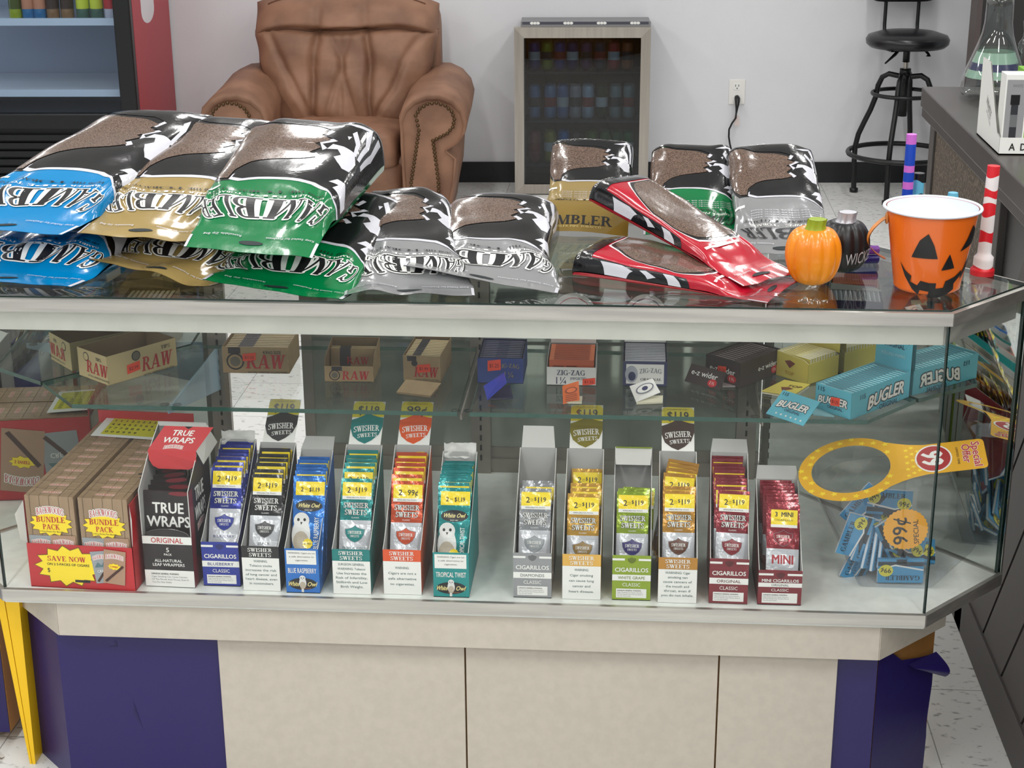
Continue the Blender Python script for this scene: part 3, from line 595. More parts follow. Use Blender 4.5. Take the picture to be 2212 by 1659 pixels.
for nm, P, lab in (('glass_shelf', [(-1.027, 2.758), (-.311, 2.758), (-.311, 3.135), (-.895, 3.122), (-1.123, 2.874)], 'green-edged glass shelf holding the brown rolling paper boxes'), ('glass_shelf', [(-.289, 2.758), (.423, 2.758), (.527, 2.874), (.298, 3.122), (-.289, 3.135)], 'green-edged glass shelf holding the blue, orange and light blue paper boxes')):
    m = MB(); c = (sum(p[0] for p in P)/5, sum(p[1] for p in P)/5); slab(m, [(x-c[0], y-c[1]) for x, y in P], 0, .008, SHELFGLASS, GEDGE)
    tag(m.build(nm, loc=(c[0], c[1], .695)), lab, 'shelf', 'glass shelves in the display case')
# ---------------------------------------------------------------- neighbouring case, yellow sign, scraps on the left
t = thing('neighbour_case', 'neighbouring display case with purple front and wooden side, at the left edge', 'display case', (-1.6, 3.1, 0))
m = MB(); m.box(-2.1, -1.2, 2.715, 3.6, .03, .385, mat('bare_wood', (176, 128, 66))); bw(m, 'base_cabinet', t)
m = MB(); m.box(-2.1, -1.201, 2.712, 2.715, .03, .385, mat('purple_vinyl', (33, 22, 92))); bw(m, 'purple_vinyl', t)
m = MB(); m.box(-2.3, -1.338, 3.285, 3.385, .945, .968, ALU); bw(m, 'top_rail', t, bevel=.002)
m = MB(); m.box(-2.3, -1.37, 3.31, 3.38, .385, .945, mat('grey_panel', (120, 120, 118), .5)); bw(m, 'upper_panel', t)
t = thing('folded_floor_sign', 'yellow folded plastic floor sign leaning beside the purple base', 'sign', (-1.170, 2.650, 0))
YP = mat('yellow_plastic', (250, 200, 10), .35)
FX = Matrix(((1, 0, 0, 0), (0, 0, 1, 0), (0, 1, 0, 0), (0, 0, 0, 1)))
for q in ([(.0285, 0), (.0325, 0), (.0155, .375), (.0000, .375)], [(.0335, 0), (.0395, 0), (.0450, .375), (.0172, .375)]):
    m = MB(); m.prism(q, 0, .045, YP, T=FX); m.build('board', t, bevel=.0015)
m = MB(); m.grid(lambda u, v: Vector((.10*u, .06*v, .012*math.sin(3*u+2*v)*u+.002)), 6, 5, mat('torn_card', (190, 172, 150), .8)); m.grid(lambda u, v: Vector((.10*u, .06*v-.001, .012*math.sin(3*u+2*v)*u+.004)), 6, 5, mat('torn_white', (224, 222, 218), .7))
tag(m.build('torn_cardboard', loc=(-1.30, 2.66, .0)), 'torn piece of white and brown cardboard on the floor below the neighbouring case', 'cardboard')
# round sticker reflected in the top glass belongs to a pack below: clear torn film on the glass
m = MB(); m.grid(lambda u, v: Vector((-.14+.26*u, -.045+.07*v-.03*u, .002+.010*(noise.noise(Vector((u*5, v*4, 1)))+.5)*(1-v*.3)*(.3+u*.7))), 20, 10, FILM)
m.grid(lambda u, v: Vector((.10+.05*u, -.065+.02*v, .003+.014*abs(noise.noise(Vector((u*6, v*5, 7)))))), 12, 6, FILM)
tag(m.build('torn_film', loc=(.17, 2.625, ZT+.0005)), 'torn clear plastic film lying on the glass in front of the red pouches', 'film')
# ================================================================ tobacco bags on the glass top
def smooth(a, b, x):
    t = max(0, min(1, (x-a)/(b-a))); return t*t*(3-2*t)
PV = [(0, 0, .03), (.10, .12, .06), (.16, .185, .20), (.24, .25, .40), (.36, .35, .54), (.56, .56, .73), (.78, .80, .93), (.88, .92, .97), (.95, .985, .80), (1.0, 1.0, .38)]
def prof(v):
    for i in range(len(PV)-1):
        a, b = PV[i], PV[i+1]
        if v <= b[0]+1e-9:
            p0 = PV[max(0, i-1)]; p3 = PV[min(len(PV)-1, i+2)]; t = (v-a[0])/(b[0]-a[0]); r = []
            for k in (1, 2):
                m0 = (b[k]-p0[k])/(b[0]-p0[0])*(b[0]-a[0]); m1 = (p3[k]-a[k])/(p3[0]-a[0])*(b[0]-a[0])
                r.append((2*t**3-3*t*t+1)*a[k]+(t**3-2*t*t+t)*m0+(-2*t**3+3*t*t)*b[k]+(t**3-t*t)*m1)
            return r
    return [PV[-1][1], PV[-1][2]]
def bag_surface(W, L, T, seed, skew, lift, crump, taper=.10, droop=0):
    sd = Vector((seed*3.7, seed*1.3, seed*7.1))
    def S(u, v, top=True):
        v = max(0, min(1, v)); y, h = prof(v); h *= T
        a = PI*(1-max(0, min(1, u))); ca, sa = math.cos(a), math.sin(a)
        e = .62; cx = sgn(ca)*abs(ca)**e; sz = abs(sa)**.42
        fl = 1-smooth(.08, .24, v)
        if fl > 0: cx = cx*(1-fl)+(2*u-1)*fl
        hw = W/2*(1-taper*smooth(.08, .4, v)-.05*smooth(.9, 1, v))
        z = h*(.22+.78*sz) if top else h*.22*(1-sz)
        q = Vector((u*3, v*4, 0))+sd
        if top:
            wv = smooth(.12, .2, v)*(1-smooth(.28, .45, v))
            z += (.0035 if T > .065 else .0016)*wv*math.sin(u*26+seed*2+6*noise.noise(q)) * min(1, h/.02)
            z += .006*noise.noise(q*1.5)*smooth(.2, .5, v)*min(1, h/.03)*(.3+.7*sz)
            z += crump*.5*noise.noise(q*2.2)*smooth(.45, .9, v)*sz
        z += fl*(lift*max(0,1-u)**1.3 + abs(crump)*(.5+noise.noise(q*1.3+Vector((9, 9, 9))))*.55) + (.0 if top else -.0015)
        x = hw*cx + skew*y*L
        z -= droop*max(0, 1-v/.2)**2
        return Vector((x, y*L + .008*noise.noise(q*1.1)*fl, max(z, .0005) if not droop else z))
    return S
def bag_map(S, W, LL, NU=56, NVV=72):
    G = [[S(i/NU, j/NVV) for i in range(NU+1)] for j in range(NVV+1)]; N = []
    for j in range(NVV+1):
        row = []
        for i in range(NU+1):
            a = G[j][min(NU, i+1)]-G[j][max(0, i-1)]; b = G[min(NVV, j+1)][i]-G[max(0, j-1)][i]; n = a.cross(b)
            row.append(n.normalized() if n.length > 0 else Vector((0, 0, 1)))
        N.append(row)
    def M(x, y, o=0):
        u = max(0, min(.99999, x/W))*NU; v = max(0, min(.99999, y/LL))*NVV; i, j = int(u), int(v); u -= i; v -= j
        def bl(A): return (A[j][i]*(1-u)+A[j][i+1]*u)*(1-v) + (A[j+1][i]*(1-u)+A[j+1][i+1]*u)*v
        return bl(G)+bl(N)*o if o else bl(G)
    return M
TOBACCO = mat('tobacco_behind_film', (120, 98, 86), .22, rgb2=(70, 54, 46), vscale=420, coat=.7, bump=.05, bscale=60)
def film(name, c, metal=0.0): return mat(name, c, .2, metal, bump=.10, bscale=26, coat=.6)
def bag(nm, label, loc, rotz, pitch, W, L, T, c, seed, skew=0, lift=0, crump=0.0, group='tobacco bags on the glass counter', flip=False, art=True, metal=0.0, taper=.10, small=False, droop=0):
    colr = film('bag_'+nm, c, metal); blk = film('bag_black', (22, 21, 24)); wht = film('bag_white', (206, 206, 214))
    S = bag_surface(W, L, T, seed, skew, lift, crump, taper, droop); LL = L*1.18; M0 = bag_map(S, W, LL)
    M = (lambda x, y, o=0: M0(W-x, y, o)) if flip else M0
    sq = 1.0 if nm == 'red' else 1.04 if small else 1.16; P = lambda pts: [(a*W, (1-(1-b)*sq)*LL) for a, b in pts]; st = .007; Q = dict(step=.007, unit=.0004)
    root = MB(); root.grid(lambda u, v: M0(u*W, (.125+.875*v)*LL), 56, 63, colr); root.grid(lambda u, v: S(u, 1-v*.875, False), 14, 20, colr)
    root.face([S(1-k/24, 1, True) for k in range(25)] + [S(k/14, 1, False) for k in range(15)], blk)
    A = root
    # black figure field with a white outline, brown window on the other half
    edge = [(0, .965), (0, .90), (.30, .885), (.42, .85), (.52, .84), (.60, .81), (.57, .775), (.64, .755), (.57, .73), (.60, .71), (.56, .68), (.60, .65), (.54, .615), (.42, .575), (.34, .53), (.33, .50), (.40, .485), (.52, .49), (.64, .485), (.74, .46), (.84, .42), (1.0, .39), (1.0, .975), (.5, .985)]
    cx, cy = .7, .72
    ol = [(max(0.005, min(1, x+.018*sgn(x-cx)*(1 if abs(x-cx) > .05 else .3))), y+.014*sgn(y-cy)) for x, y in edge]
    win = [(.12, .885), (.05, .82), (.035, .72), (.06, .62), (.13, .545), (.22, .50), (.30, .495), (.32, .545), (.40, .59), (.52, .63), (.57, .65), (.535, .68), (.57, .71), (.54, .73), (.60, .755), (.55, .78), (.57, .80), (.50, .83), (.42, .838), (.28, .872)]
    if nm == 'red':
        wht2 = mat('bag_white_edge', (232, 222, 224), .3)
        A.art(M0, P([(0, .86), (1, .845), (1, 1), (0, 1)]), blk, 2, st, unit=.0004)
        for off, mm, ly in ((.030, wht2, 1), (.018, blk, 2), (0, TOBACCO, 3)):
            A.art(M0, P([(.50-off, .83+off*.5), (.36-off, .74), (.22-off, .60), (.21-off, .48), (.36-off, .38-off), (.52, .33-off), (.72, .34-off), (1, .38-off), (1, .82+off*.5)]), mm, ly, st, unit=.0004)
        A.art(M0, P([(0, .40), (.10, .42), (.11, .86), (0, .90)]), blk, 2, st, unit=.0004)
        for q in ([(.0, .80), (.08, .82), (.09, .72), (.05, .67), (.0, .70)], [(.01, .60), (.08, .64), (.09, .61), (.02, .56)], [(0, .50), (.09, .53), (.09, .48), (0, .44)]): A.art(M0, P(q), wht, 3, st, unit=.0004)
        A.text(M0, 'TOBACCO', .28*W, .925*LL, .02*L, WHITE, 5, True, width=.38*W, rot=PI, **Q)
        A.rect(M0, .25*W, .62*W, .265*LL, .285*LL, WHITE, 5, .02)
    if art:
        wo = [(max(.004, min(.99, x+.022*sgn(x-.3))), y+.016*sgn(y-.71)) for x, y in win]
        A.art(M, P(wo), blk, 1, st, unit=.0004); A.art(M, P(ol), wht, 2, st, unit=.0004); A.art(M, P(edge), blk, 3, st, unit=.0004); A.art(M, P(win), TOBACCO, 3.4, st, unit=.0004)
        for q in ([(.60, .705), (.66, .71), (.70, .68), (.66, .66), (.70, .63), (.76, .60), (.84, .60), (.86, .66), (.80, .71), (.74, .72), (.69, .73), (.62, .735)],
                  [(.80, .69), (.77, .76), (.70, .82), (.72, .84), (.80, .78), (.83, .70)], [(.85, .69), (.84, .80), (.78, .87), (.83, .89), (.89, .80), (.885, .69)], [(.91, .68), (.93, .80), (.90, .90), (.95, .90), (.97, .78), (.94, .67)],
                  [(.62, .865), (.80, .90), (.83, .885), (.70, .862)], [(.72, .505), (.78, .53), (.88, .525), (.99, .46), (.99, .415), (.86, .455), (.775, .475), (.82, .50)], [(.68, .795), (.71, .80), (.70, .775)]):
            A.art(M, P(q), wht, 4, st, unit=.0004)
    lt = (WHITE, BLACK)
    if not small:
        A.text(M0, 'GAMBLER', .48*W, .200*LL, .118*L, BLACK, 5, True, width=.84*W, rot=PI, outline=WHITE, ow=.0024, warp=lambda x, y: (x, y-.005*(1-(2*x/W)**2)), **Q)
        A.text(M0, 'GAMBLER PIPE TOBACCO', .5*W, .283*LL, .015*L, WHITE, 5, True, width=.55*W, rot=PI, **Q)
        A.text(M0, 'FROM THE TOBACCO EXPERTS', .45*W, .312*LL, .016*L, BLACK, 5, True, width=.6*W, rot=PI, **Q)
        A.text(M0, 'GAMBLER PIPE TOBACCO', .60*W, .935*LL, .02*L, WHITE, 5, True, width=.55*W, rot=PI, **Q)
        A.rect(M0, .10*W, .28*W, .345*LL, .358*LL, WHITE, 5, .02)
    elif nm != 'red':
        A.text(M0, 'GAMBLER', .55*W, .15*LL, .085*L, BLACK, 5, True, width=.80*W, rot=PI, outline=WHITE if nm == 'red' else None, ow=.0012, **Q)
        A.text(M0, 'GAMBLER PIPE TOBACCO', .55*W, .205*LL, .018*L, WHITE, 5, True, width=.5*W, rot=PI, **Q)
        A.text(M0, 'FROM THE TOBACCO EXPERTS', .55*W, .235*LL, .02*L, BLACK, 5, True, width=.62*W, rot=PI, **Q)
        for k in range(4): A.text(M0, 'premium pipe tobacco blend', .58*W, (.268+.022*k)*LL, .012*L, wht, 5, width=.5*W, rot=PI, **Q)
        A.rect(M0, .06*W, .26*W, .375*LL, .395*LL, WHITE, 5, .02)
        A.text(M0, 'TOBACCO', .35*W, .925*LL, .022*L, WHITE, 5, True, width=.3*W, rot=PI, **Q)
    o = root.build('tobacco_bag', loc=loc, rot=(pitch, 0, rotz)); tag(o, label, 'bag', group)
    f = MB(); f.grid(lambda u, v: M0(u*W, .125*v*LL), 56, 9, colr); f.grid(lambda u, v: M0((1-u)*W, .125*v*LL)+Vector((0, 0, -.0006)), 30, 9, colr)
    f.rect(M0, 0, .022*W, 0, .075*LL, wht, 4, .02); f.rect(M0, .978*W, W, 0, .075*LL, wht, 4, .02)
    f.text(M0, 'Keep Sealed for Freshness', .78*W, .075*LL, .012*L, wht, 5, width=.36*W, rot=PI, **Q); f.text(M0, 'Resealable Zip Bag', .25*W, .075*LL, .012*L, wht, 5, width=.3*W, rot=PI, **Q)
    f.art(M0, [(.5*W+.022*math.cos(a), .045*LL+.005*math.sin(a)) for a in [2*PI*k/14 for k in range(14)]], mat('hang_hole', (18, 30, 34), .6), 5)
    f.build('seal_flap', o); return o
BLU, GLD, GRN, SIL, REDB = (0, 124, 184), (152, 130, 80), (0, 112, 60), (146, 147, 149), (176, 18, 42)
Z0 = ZT+.0006
bag('blue', 'blue tobacco bag lying flat under the other blue bag', (-1.085, 2.615, Z0), R(-6), 0, .27, .40, .105, BLU, 1, skew=.30, lift=.0, crump=.006)
bag('blue', 'blue tobacco bag on top of the left pile, gloss streak across the front', (-1.095, 2.66, Z0+.078), R(-4), R(8), .24, .41, .105, BLU, 2, skew=.46, lift=.004, crump=.006, taper=0)
bag('gold', 'gold tobacco bag underneath, its crumpled flap hanging to the glass edge', (-.825, 2.645, Z0), R(-20), 0, .25, .36, .105, GLD, 3, skew=.05, lift=.022, crump=.016)
bag('gold', 'gold tobacco bag lying on another gold bag between the blue and green bags', (-.855, 2.670, Z0+.070), R(-4), R(8), .205, .37, .108, GLD, 4, droop=.008, skew=.29, lift=.01, crump=.010, taper=-.06)
bag('green', 'green tobacco bag at the bottom, pressed under the other green bag', (-.595, 2.56, Z0), R(-9), 0, .245, .34, .112, GRN, 5, skew=.08, lift=.022, crump=.008, taper=0)
bag('green', 'green tobacco bag on top, tallest of the pile in front of the armchair', (-.638, 2.585, Z0+.082), R(-9), R(8), .225, .37, .110, GRN, 6, droop=.018, skew=.02, lift=.006, crump=.008, taper=-.10)
bag('silver', 'silver-grey tobacco bag partly covered by its neighbour, beside the green bags', (-.365, 2.565, Z0), R(5), 0, .215, .38, .11, SIL, 7, skew=-.06, lift=.004, crump=.018, metal=.25, taper=.20)
bag('silver', 'silver-grey tobacco bag with its flap spread over the neighbouring silver bag', (-.253, 2.615, Z0+.002), R(-4), 0, .262, .33, .10, SIL, 8, skew=-.02, lift=.034, crump=.006, metal=.25, taper=.22)
SG = 'small tobacco pouches on the glass counter'
o = bag('gold', 'small gold tobacco pouch standing behind, its front flap folded down', (-.085, 3.055, Z0+.012), R(-2), R(42), .175, .170, .052, GLD, 9, group=SG, small=True)
m = MB(); DG = film('gold_back', (128, 104, 44)); FM = lambda u, v, k=0: Vector((-.088+.175*u/.175*.175*0+.175*u-.0875*0+.0, -.055-.085*v-.02*math.sin(PI*v), .055-.055*v*v+.006*math.sin(7*u*1.0+1)*(v)))
def flapM(x, y, k=0): return Vector((-.095+x, -.03-.075*y/.08, .052-.046*(y/.08)**1.4+.005*math.sin(22*x)*(y/.08)+k))
m.grid(lambda u, v: flapM(.175*u, .08*v), 24, 10, DG)
m.text(lambda x, y, k=0: flapM(x, .08-y, k), 'GAMBLER', .07, .024, .020, BLACK, 3, True, width=.15)
m.text(lambda x, y, k=0: flapM(x, .08-y, k), 'GAMBLER PIPE TOBACCO', .075, .010, .004, GLD and mat('gold_text', (190, 170, 110), .5), 3, True, width=.10)
m.build('folded_flap', o, loc=(0, 0, 0)); f = [c for c in o.children if c.name.startswith('folded')][0]; f.rotation_euler = (-R(42), 0, 0)
bag('green', 'small green tobacco pouch leaning back between the gold and grey pouches', (.108, 2.985, Z0+.004), R(-2), R(30), .175, .215, .055, GRN, 10, group=SG, small=True, lift=.004, crump=.006)
bag('silver', 'small grey tobacco pouch leaning back behind the two toy pumpkins', (.275, 2.875, Z0+.004), R(4), R(23), .18, .285, .055, SIL, 11, group=SG, small=True, metal=.25, crump=.004)
bag('red', 'red tobacco pouch lying flat under the other red pouch', (.255, 2.640, Z0+.001), R(66), 0, .165, .36, .05, REDB, 12, group=SG, small=True, art=False, crump=.004)
bag('red', 'red tobacco pouch on top, its clear tail hanging down to the glass', (.232, 2.668, Z0+.012), R(44), R(11), .13, .40, .05, REDB, 13, group=SG, small=True, art=False, crump=.006)
# ---------------------------------------------------------------- pumpkins
def pumpkin(label, loc, r, h, body, stem, ribs, rz=0):
    m = MB()
    def f(u, v):
        a = 2*PI*u; q = 1-.085*abs(math.cos(a*ribs/2))**6; b = PI*v; sv = abs(math.sin(b))**.62
        rad = r*sv*q*(1-.05*math.cos(b)); z = h*(.5-.5*math.cos(b))
        if v > .85: z -= .10*h*((v-.85)/.15)**2
        return Vector((rad*math.cos(a), rad*math.sin(a), z))
    m.grid(f, 96, 24, body, True, True)
    o = m.build('toy_pumpkin', loc=loc, rot=(0, 0, rz)); tag(o, label, 'pumpkin')
    m = MB(); m.grid(lambda u, v: Vector(((.012+.010*(1-v)**3+.003*v)*(1+.12*math.cos(12*PI*u))*math.cos(2*PI*u)+.004*v, (.012+.010*(1-v)**3+.003*v)*(1+.12*math.cos(12*PI*u))*math.sin(2*PI*u), h*.88+.024*v)), 36, 8, stem, True, True)
    m.face([(.015*math.cos(2*PI*k/14)+.004, .015*math.sin(2*PI*k/14), h*.88+.024) for k in range(14)], stem); m.build('stem', o); return o
OP = mat('orange_pumpkin', (246, 152, 22), .32, rgb2=(226, 126, 16), vscale=10, coat=.3)
pumpkin('small orange toy pumpkin with a green stem on the glass counter', (.305, 2.70, ZT), .0475, .100, OP, mat('green_stem', (140, 160, 30), .5), 10)
BP = mat('black_pumpkin', (22, 22, 25), .4)
o = pumpkin('small black toy pumpkin with silver stem and silver lettering', (.366, 2.785, ZT), .045, .092, BP, mat('silver_stem', (190, 190, 196), .35, .4), 10)
SLV = mat('silver_paint', (205, 205, 210), .4, .2); m = MB()
def PM(x, y, k=0):
    a = -PI/2+.28+x/.044; b = math.acos(max(-1, min(1, 1-2*y/.092))); rad = .0455*abs(math.sin(b))**.62+k; return Vector((rad*math.cos(a), rad*math.sin(a), y))
m.text(PM, 'WICKED', .018, .034, .021, SLV, 3, width=.062, step=.004, warp=lambda x, y: (x, y+.12*x)); m.build('lettering', o)
# ---------------------------------------------------------------- jack-o-lantern bucket
def bucket():
    B0, B1, H = .055, .0765, .137
    t = thing('halloween_bucket', 'orange metal bucket with a black jack-o-lantern face and white inside', 'bucket', (.496, 2.692, ZT))
    OM = mat('orange_enamel', (226, 104, 24), .3, coat=.4); WI = mat('white_enamel', (226, 232, 244), .3)
    m = MB(); m.lathe([(B0-.004, 0), (B0, .003), (B0, .006), (B1-.001, H)], OM, 64); m.lathe([(0, .004), (B0-.004, .004)], OM, 64)
    rim = [(B1+.0022+.0028*math.cos(a), H+.0028*math.sin(a)) for a in [2*PI*k/10 for k in range(11)]]
    def M(x, y, k=0):
        r = B0+(B1-B0)*y/H+k; a = -PI/2+x/.070; return Vector((r*math.cos(a), r*math.sin(a), y))
    s = .006; C = 0
    M_ = M
    M = lambda x, y, k=0: M_(.016+1.32*x, .052+1.28*(y-.052), k)
    m.art(M, [(C-.045, .062), (C-.034, .086), (C-.024, .0955), (C-.016, .080), (C-.010, .062)], BLACK, 2, s)
    m.art(M, [(C+.022, .070), (C+.032, .086), (C+.039, .103), (C+.047, .097), (C+.053, .083), (C+.046, .076), (C+.034, .073)], BLACK, 2, s)
    m.art(M, [(C-.003, .046), (C+.006, .068), (C+.017, .048)], BLACK, 2, s)
    up = [(C-.064, .053), (C-.055, .042), (C-.045, .036), (C-.047, .028), (C-.036, .024), (C-.031, .031), (C-.018, .0285), (C-.008, .0285), (C-.008, .021), (C+.004, .022), (C+.006, .031), (C+.022, .036), (C+.034, .043), (C+.036, .038), (C+.044, .052), (C+.054, .066)]
    lo = [(C+.052, .052), (C+.046, .040), (C+.036, .030), (C+.034, .036), (C+.022, .026), (C+.024, .018), (C+.012, .012), (C-.004, .008), (C-.020, .008), (C-.018, .0165), (C-.032, .018), (C-.034, .011), (C-.044, .018), (C-.056, .034)]
    m.art(M, up+lo, BLACK, 2, s)
    m.build('body', t)
    m = MB(); m.lathe([(B1-.0022, H), (B0-.002, .006), (0, .006)], WI, 64); m.lathe(rim, WI, 64); m.build('inside', t)
    m = MB(); HW = .009
    pts = []
    for k in range(19):
        a = k/18; pts.append((-.073-.032*abs(math.sin(PI*a))**.8, -.012*math.sin(PI*a), .120-.072*a))
    OH = mat('orange_handle', (214, 132, 44), .35)
    m.grid(lambda u, v: Vector(pts[int(round(v*18))])+Vector((0, HW*(2*u-1), 0)), 4, 18, OH); m.grid(lambda u, v: Vector(pts[int(round(v*18))])+Vector((.0015, HW*(2*u-1), 0)), 4, 18, OH)
    m.build('handle', t)
    m = MB(); blob(m, (-.0745, -.004, .118), (.003, .007, .010), mat('handle_rivet', (190, 120, 60), .3), .8); m.build('handle_lug', t)
bucket()
# ---------------------------------------------------------------- silicone tubes on the glass
def band_tube(nm, label, loc, prof, bands, n=28, rot=(0, 0, 0), wob=.0):
    m = MB()
    for (z0, z1, c) in bands:
        def rad(z):
            for i in range(len(prof)-1):
                if prof[i][1] <= z <= prof[i+1][1]: q = (z-prof[i][1])/max(1e-6, prof[i+1][1]-prof[i][1]); return prof[i][0]+(prof[i+1][0]-prof[i][0])*q
            return prof[-1][0]
        def f(u, v):
            a = 2*PI*u; q = lambda zz: zz if (not wob or zz <= prof[0][1] or zz >= prof[-1][1]) else zz+wob*math.sin(a*2+zz*90)
            z = q(z0)*(1-v)+q(z1)*v
            z = max(prof[0][1], min(prof[-1][1], z)); r = rad(z); return Vector((r*math.cos(a), r*math.sin(a), z))
        m.grid(f, n, 8, c, True, True)
    r, z = prof[-1]; m.face([(r*math.cos(2*PI*k/n), r*math.sin(2*PI*k/n), z) for k in range(n)], bands[-1][2])
    o = m.build(nm, loc=loc, rot=rot); return tag(o, label, 'tube')
SR, SW, SB, SP = mat('red_silicone', (214, 30, 42), .45), mat('white_silicone', (232, 224, 224), .5), mat('blue_silicone', (10, 64, 178), .45), mat('pink_silicone', (196, 102, 200), .45)
band_tube('silicone_tube', 'tall red and white striped silicone tube on a red foot, right of the bucket', (.604, 2.775, ZT), [(.0205, 0), (.0205, .010), (.017, .012), (.0165, .034), (.0115, .036), (.0105, .19)], [(0, .0145, SR), (.0145, .058, SW), (.058, .077, SR), (.077, .104, SW), (.104, .126, SR), (.126, .136, SW), (.136, .15, SR), (.15, .172, SW), (.172, .19, SR)], wob=.0022, rot=(0, R(1), 0))
band_tube('silicone_tube', 'tall blue silicone tube with pink bands standing behind the bucket', (.485, 2.885, ZT), [(.0098, 0), (.0090, .222)], [(0, .125, SB), (.125, .138, SP), (.138, .155, SB), (.155, .167, SP), (.167, .205, SB), (.205, .222, SP)])
band_tube('silicone_tube', 'short light blue and black tube standing behind the bucket', (.506, 2.90, ZT), [(.0105, 0), (.0105, .11), (.0095, .114), (.0095, .150)], [(0, .112, BLK), (.112, .136, mat('light_blue_silicone', (96, 176, 206), .4)), (.136, .15, BLK)], wob=.003)
band_tube('bottle_cap', 'small light blue cap peeking over the rim of the bucket', (.562, 2.87, ZT), [(.011, 0), (.011, .110), (.0085, .112), (.0085, .122)], [(0, .122, mat('light_blue_silicone', (96, 176, 206), .4))])
for k, (z, c, lb) in enumerate(((.008, mat('navy_plastic', (40, 26, 104), .3), 'dark blue plastic tube lying at the bottom behind the black pumpkin'), (.0235, mat('purple_plastic', (126, 62, 160), .35), 'purple plastic tube lying on the dark blue one behind the black pumpkin'))):
    m = MB(); m.tube([(-.03, 0, 0), (.026, 0, 0), (.028, 0, 0)], [.0078, .0078, .006], c, 16); o = m.build('plastic_tube', loc=(.408, 2.835+.004*k, ZT+z), rot=(0, 0, .12)); tag(o, lb, 'tube')
# ---------------------------------------------------------------- things on the brown counter
def glass_pipe():
    t = thing('glass_pipe', 'clear glass beaker pipe with green and navy bands on the brown counter', 'glass pipe', (.862, 4.03, 1.07))
    G = glass('pipe_glass', (.90, .92, .91), f0=.11)
    pr = [(0, .003), (.06, .003), (.075, .010), (.078, .025), (.074, .05), (.066, .075), (.056, .10), (.045, .13), (.037, .155), (.033, .18), (.032, .22), (.032, .205+.03), (.05, .24), (.052, .255), (.05, .275), (.034, .28), (.034, .40)]
    m = MB(); m.lathe(pr, G, 40); m.build('beaker', t)
    m = MB()
    def band(z0, z1, c): m.lathe([(.0790-(z-.025)*.40, z) for z in (z0, (z0+z1)/2, z1)], c, 40)
    GB = mat('green_band', (150, 184, 164), .2); NB = mat('navy_band', (24, 28, 84), .2)
    band(.052, .07, GB); band(.07, .087, NB); band(.087, .112, GB); m.build('colour_band', t)
    m = MB(); m.lathe([(0, -.018), (.012, -.016), (.02, -.004), (.02, .008), (.012, .02), (.010, .035), (.014, .06)], G, 24, c=(.06, -.05, .13)); m.build('bowl', t)
    m = MB(); m.tube([(.04, -.03, .06), (.06, -.05, .11), (.075, -.062, .15)], .011, G, 14); m.build('downstem', t)
glass_pipe()
def vape_tray():
    t = thing('white_display_tray', 'white cardboard display tray with black letters on the brown counter', 'display tray', (.81, 3.42, 1.07))
    m = MB(); x0, x1, y0, y1 = -.075, .15, -.094, .135
    m.box(x0, x1, y0, y1, 0, .003, CARD); m.box(x0, x1, y0, y0+.002, 0, .035, WHITE)
    m.face([(x0, y0, 0), (x0, y1, 0), (x0, y1, .165), (x0, y0+.15, .165), (x0, y0+.03, .04), (x0, y0, .035)], WHITE); m.face([(x0+.002, y0, 0), (x0+.002, y1, 0), (x0+.002, y1, .165), (x0+.002, y0+.15, .165), (x0+.002, y0+.03, .04), (x0+.002, y0, .035)], CARD)
    M = front(x0, y0-.0002, 0)
    m.text(M, 'A  D', .036, .017, .014, BLACK, 2, bold=.02, width=.034)
    M2 = flat((x0-.0002, y1, 0), (0, -1, 0), (0, 0, 1)); m.text(M2, 'WHITE', .10, .075, .018, mat('grey_print', (170, 170, 170), .6), 2, bold=.01, width=.06, rot=-.5); m.text(M2, 'premium', .105, .055, .008, mat('grey_print', (170, 170, 170), .6), 2, width=.05, rot=-.5)
    m.build('tray', t)
    for x, lab, c, dev in ((-.047, 'white boxed vape device with grey front in the white tray', (196, 196, 198), True), (.002, 'lime green box standing beside the grey vape box in the white tray', (120, 180, 40), False)):
        b = MB(); cm = mat('device_box_%d' % dev, c, .4); b.box(-.022, .022, -.02, .03, 0, .155, WHITE if dev else cm); Mf = front(-.022, -.0202, 0)
        if dev:
            b.rect(Mf, .003, .041, .004, .145, mat('device_grey', (150, 150, 152), .4), 1); b.rect(Mf, .014, .028, .012, .105, mat('device_black', (50, 52, 56), .3), 2); b.rect(Mf, .012, .030, .095, .115, BLK, 3); b.rect(Mf, .014, .028, .05, .075, mat('device_light', (110, 112, 114), .3), 3)
            b.text(Mf, 'WHITE', .024, .133, .006, mat('grey_print2', (120, 120, 124), .6), 2, width=.020)
        o = b.build('device_box', loc=(.81+x, 3.42-.055 if dev else 3.44, 1.0735)); tag(o, lab, 'box')
vape_tray()
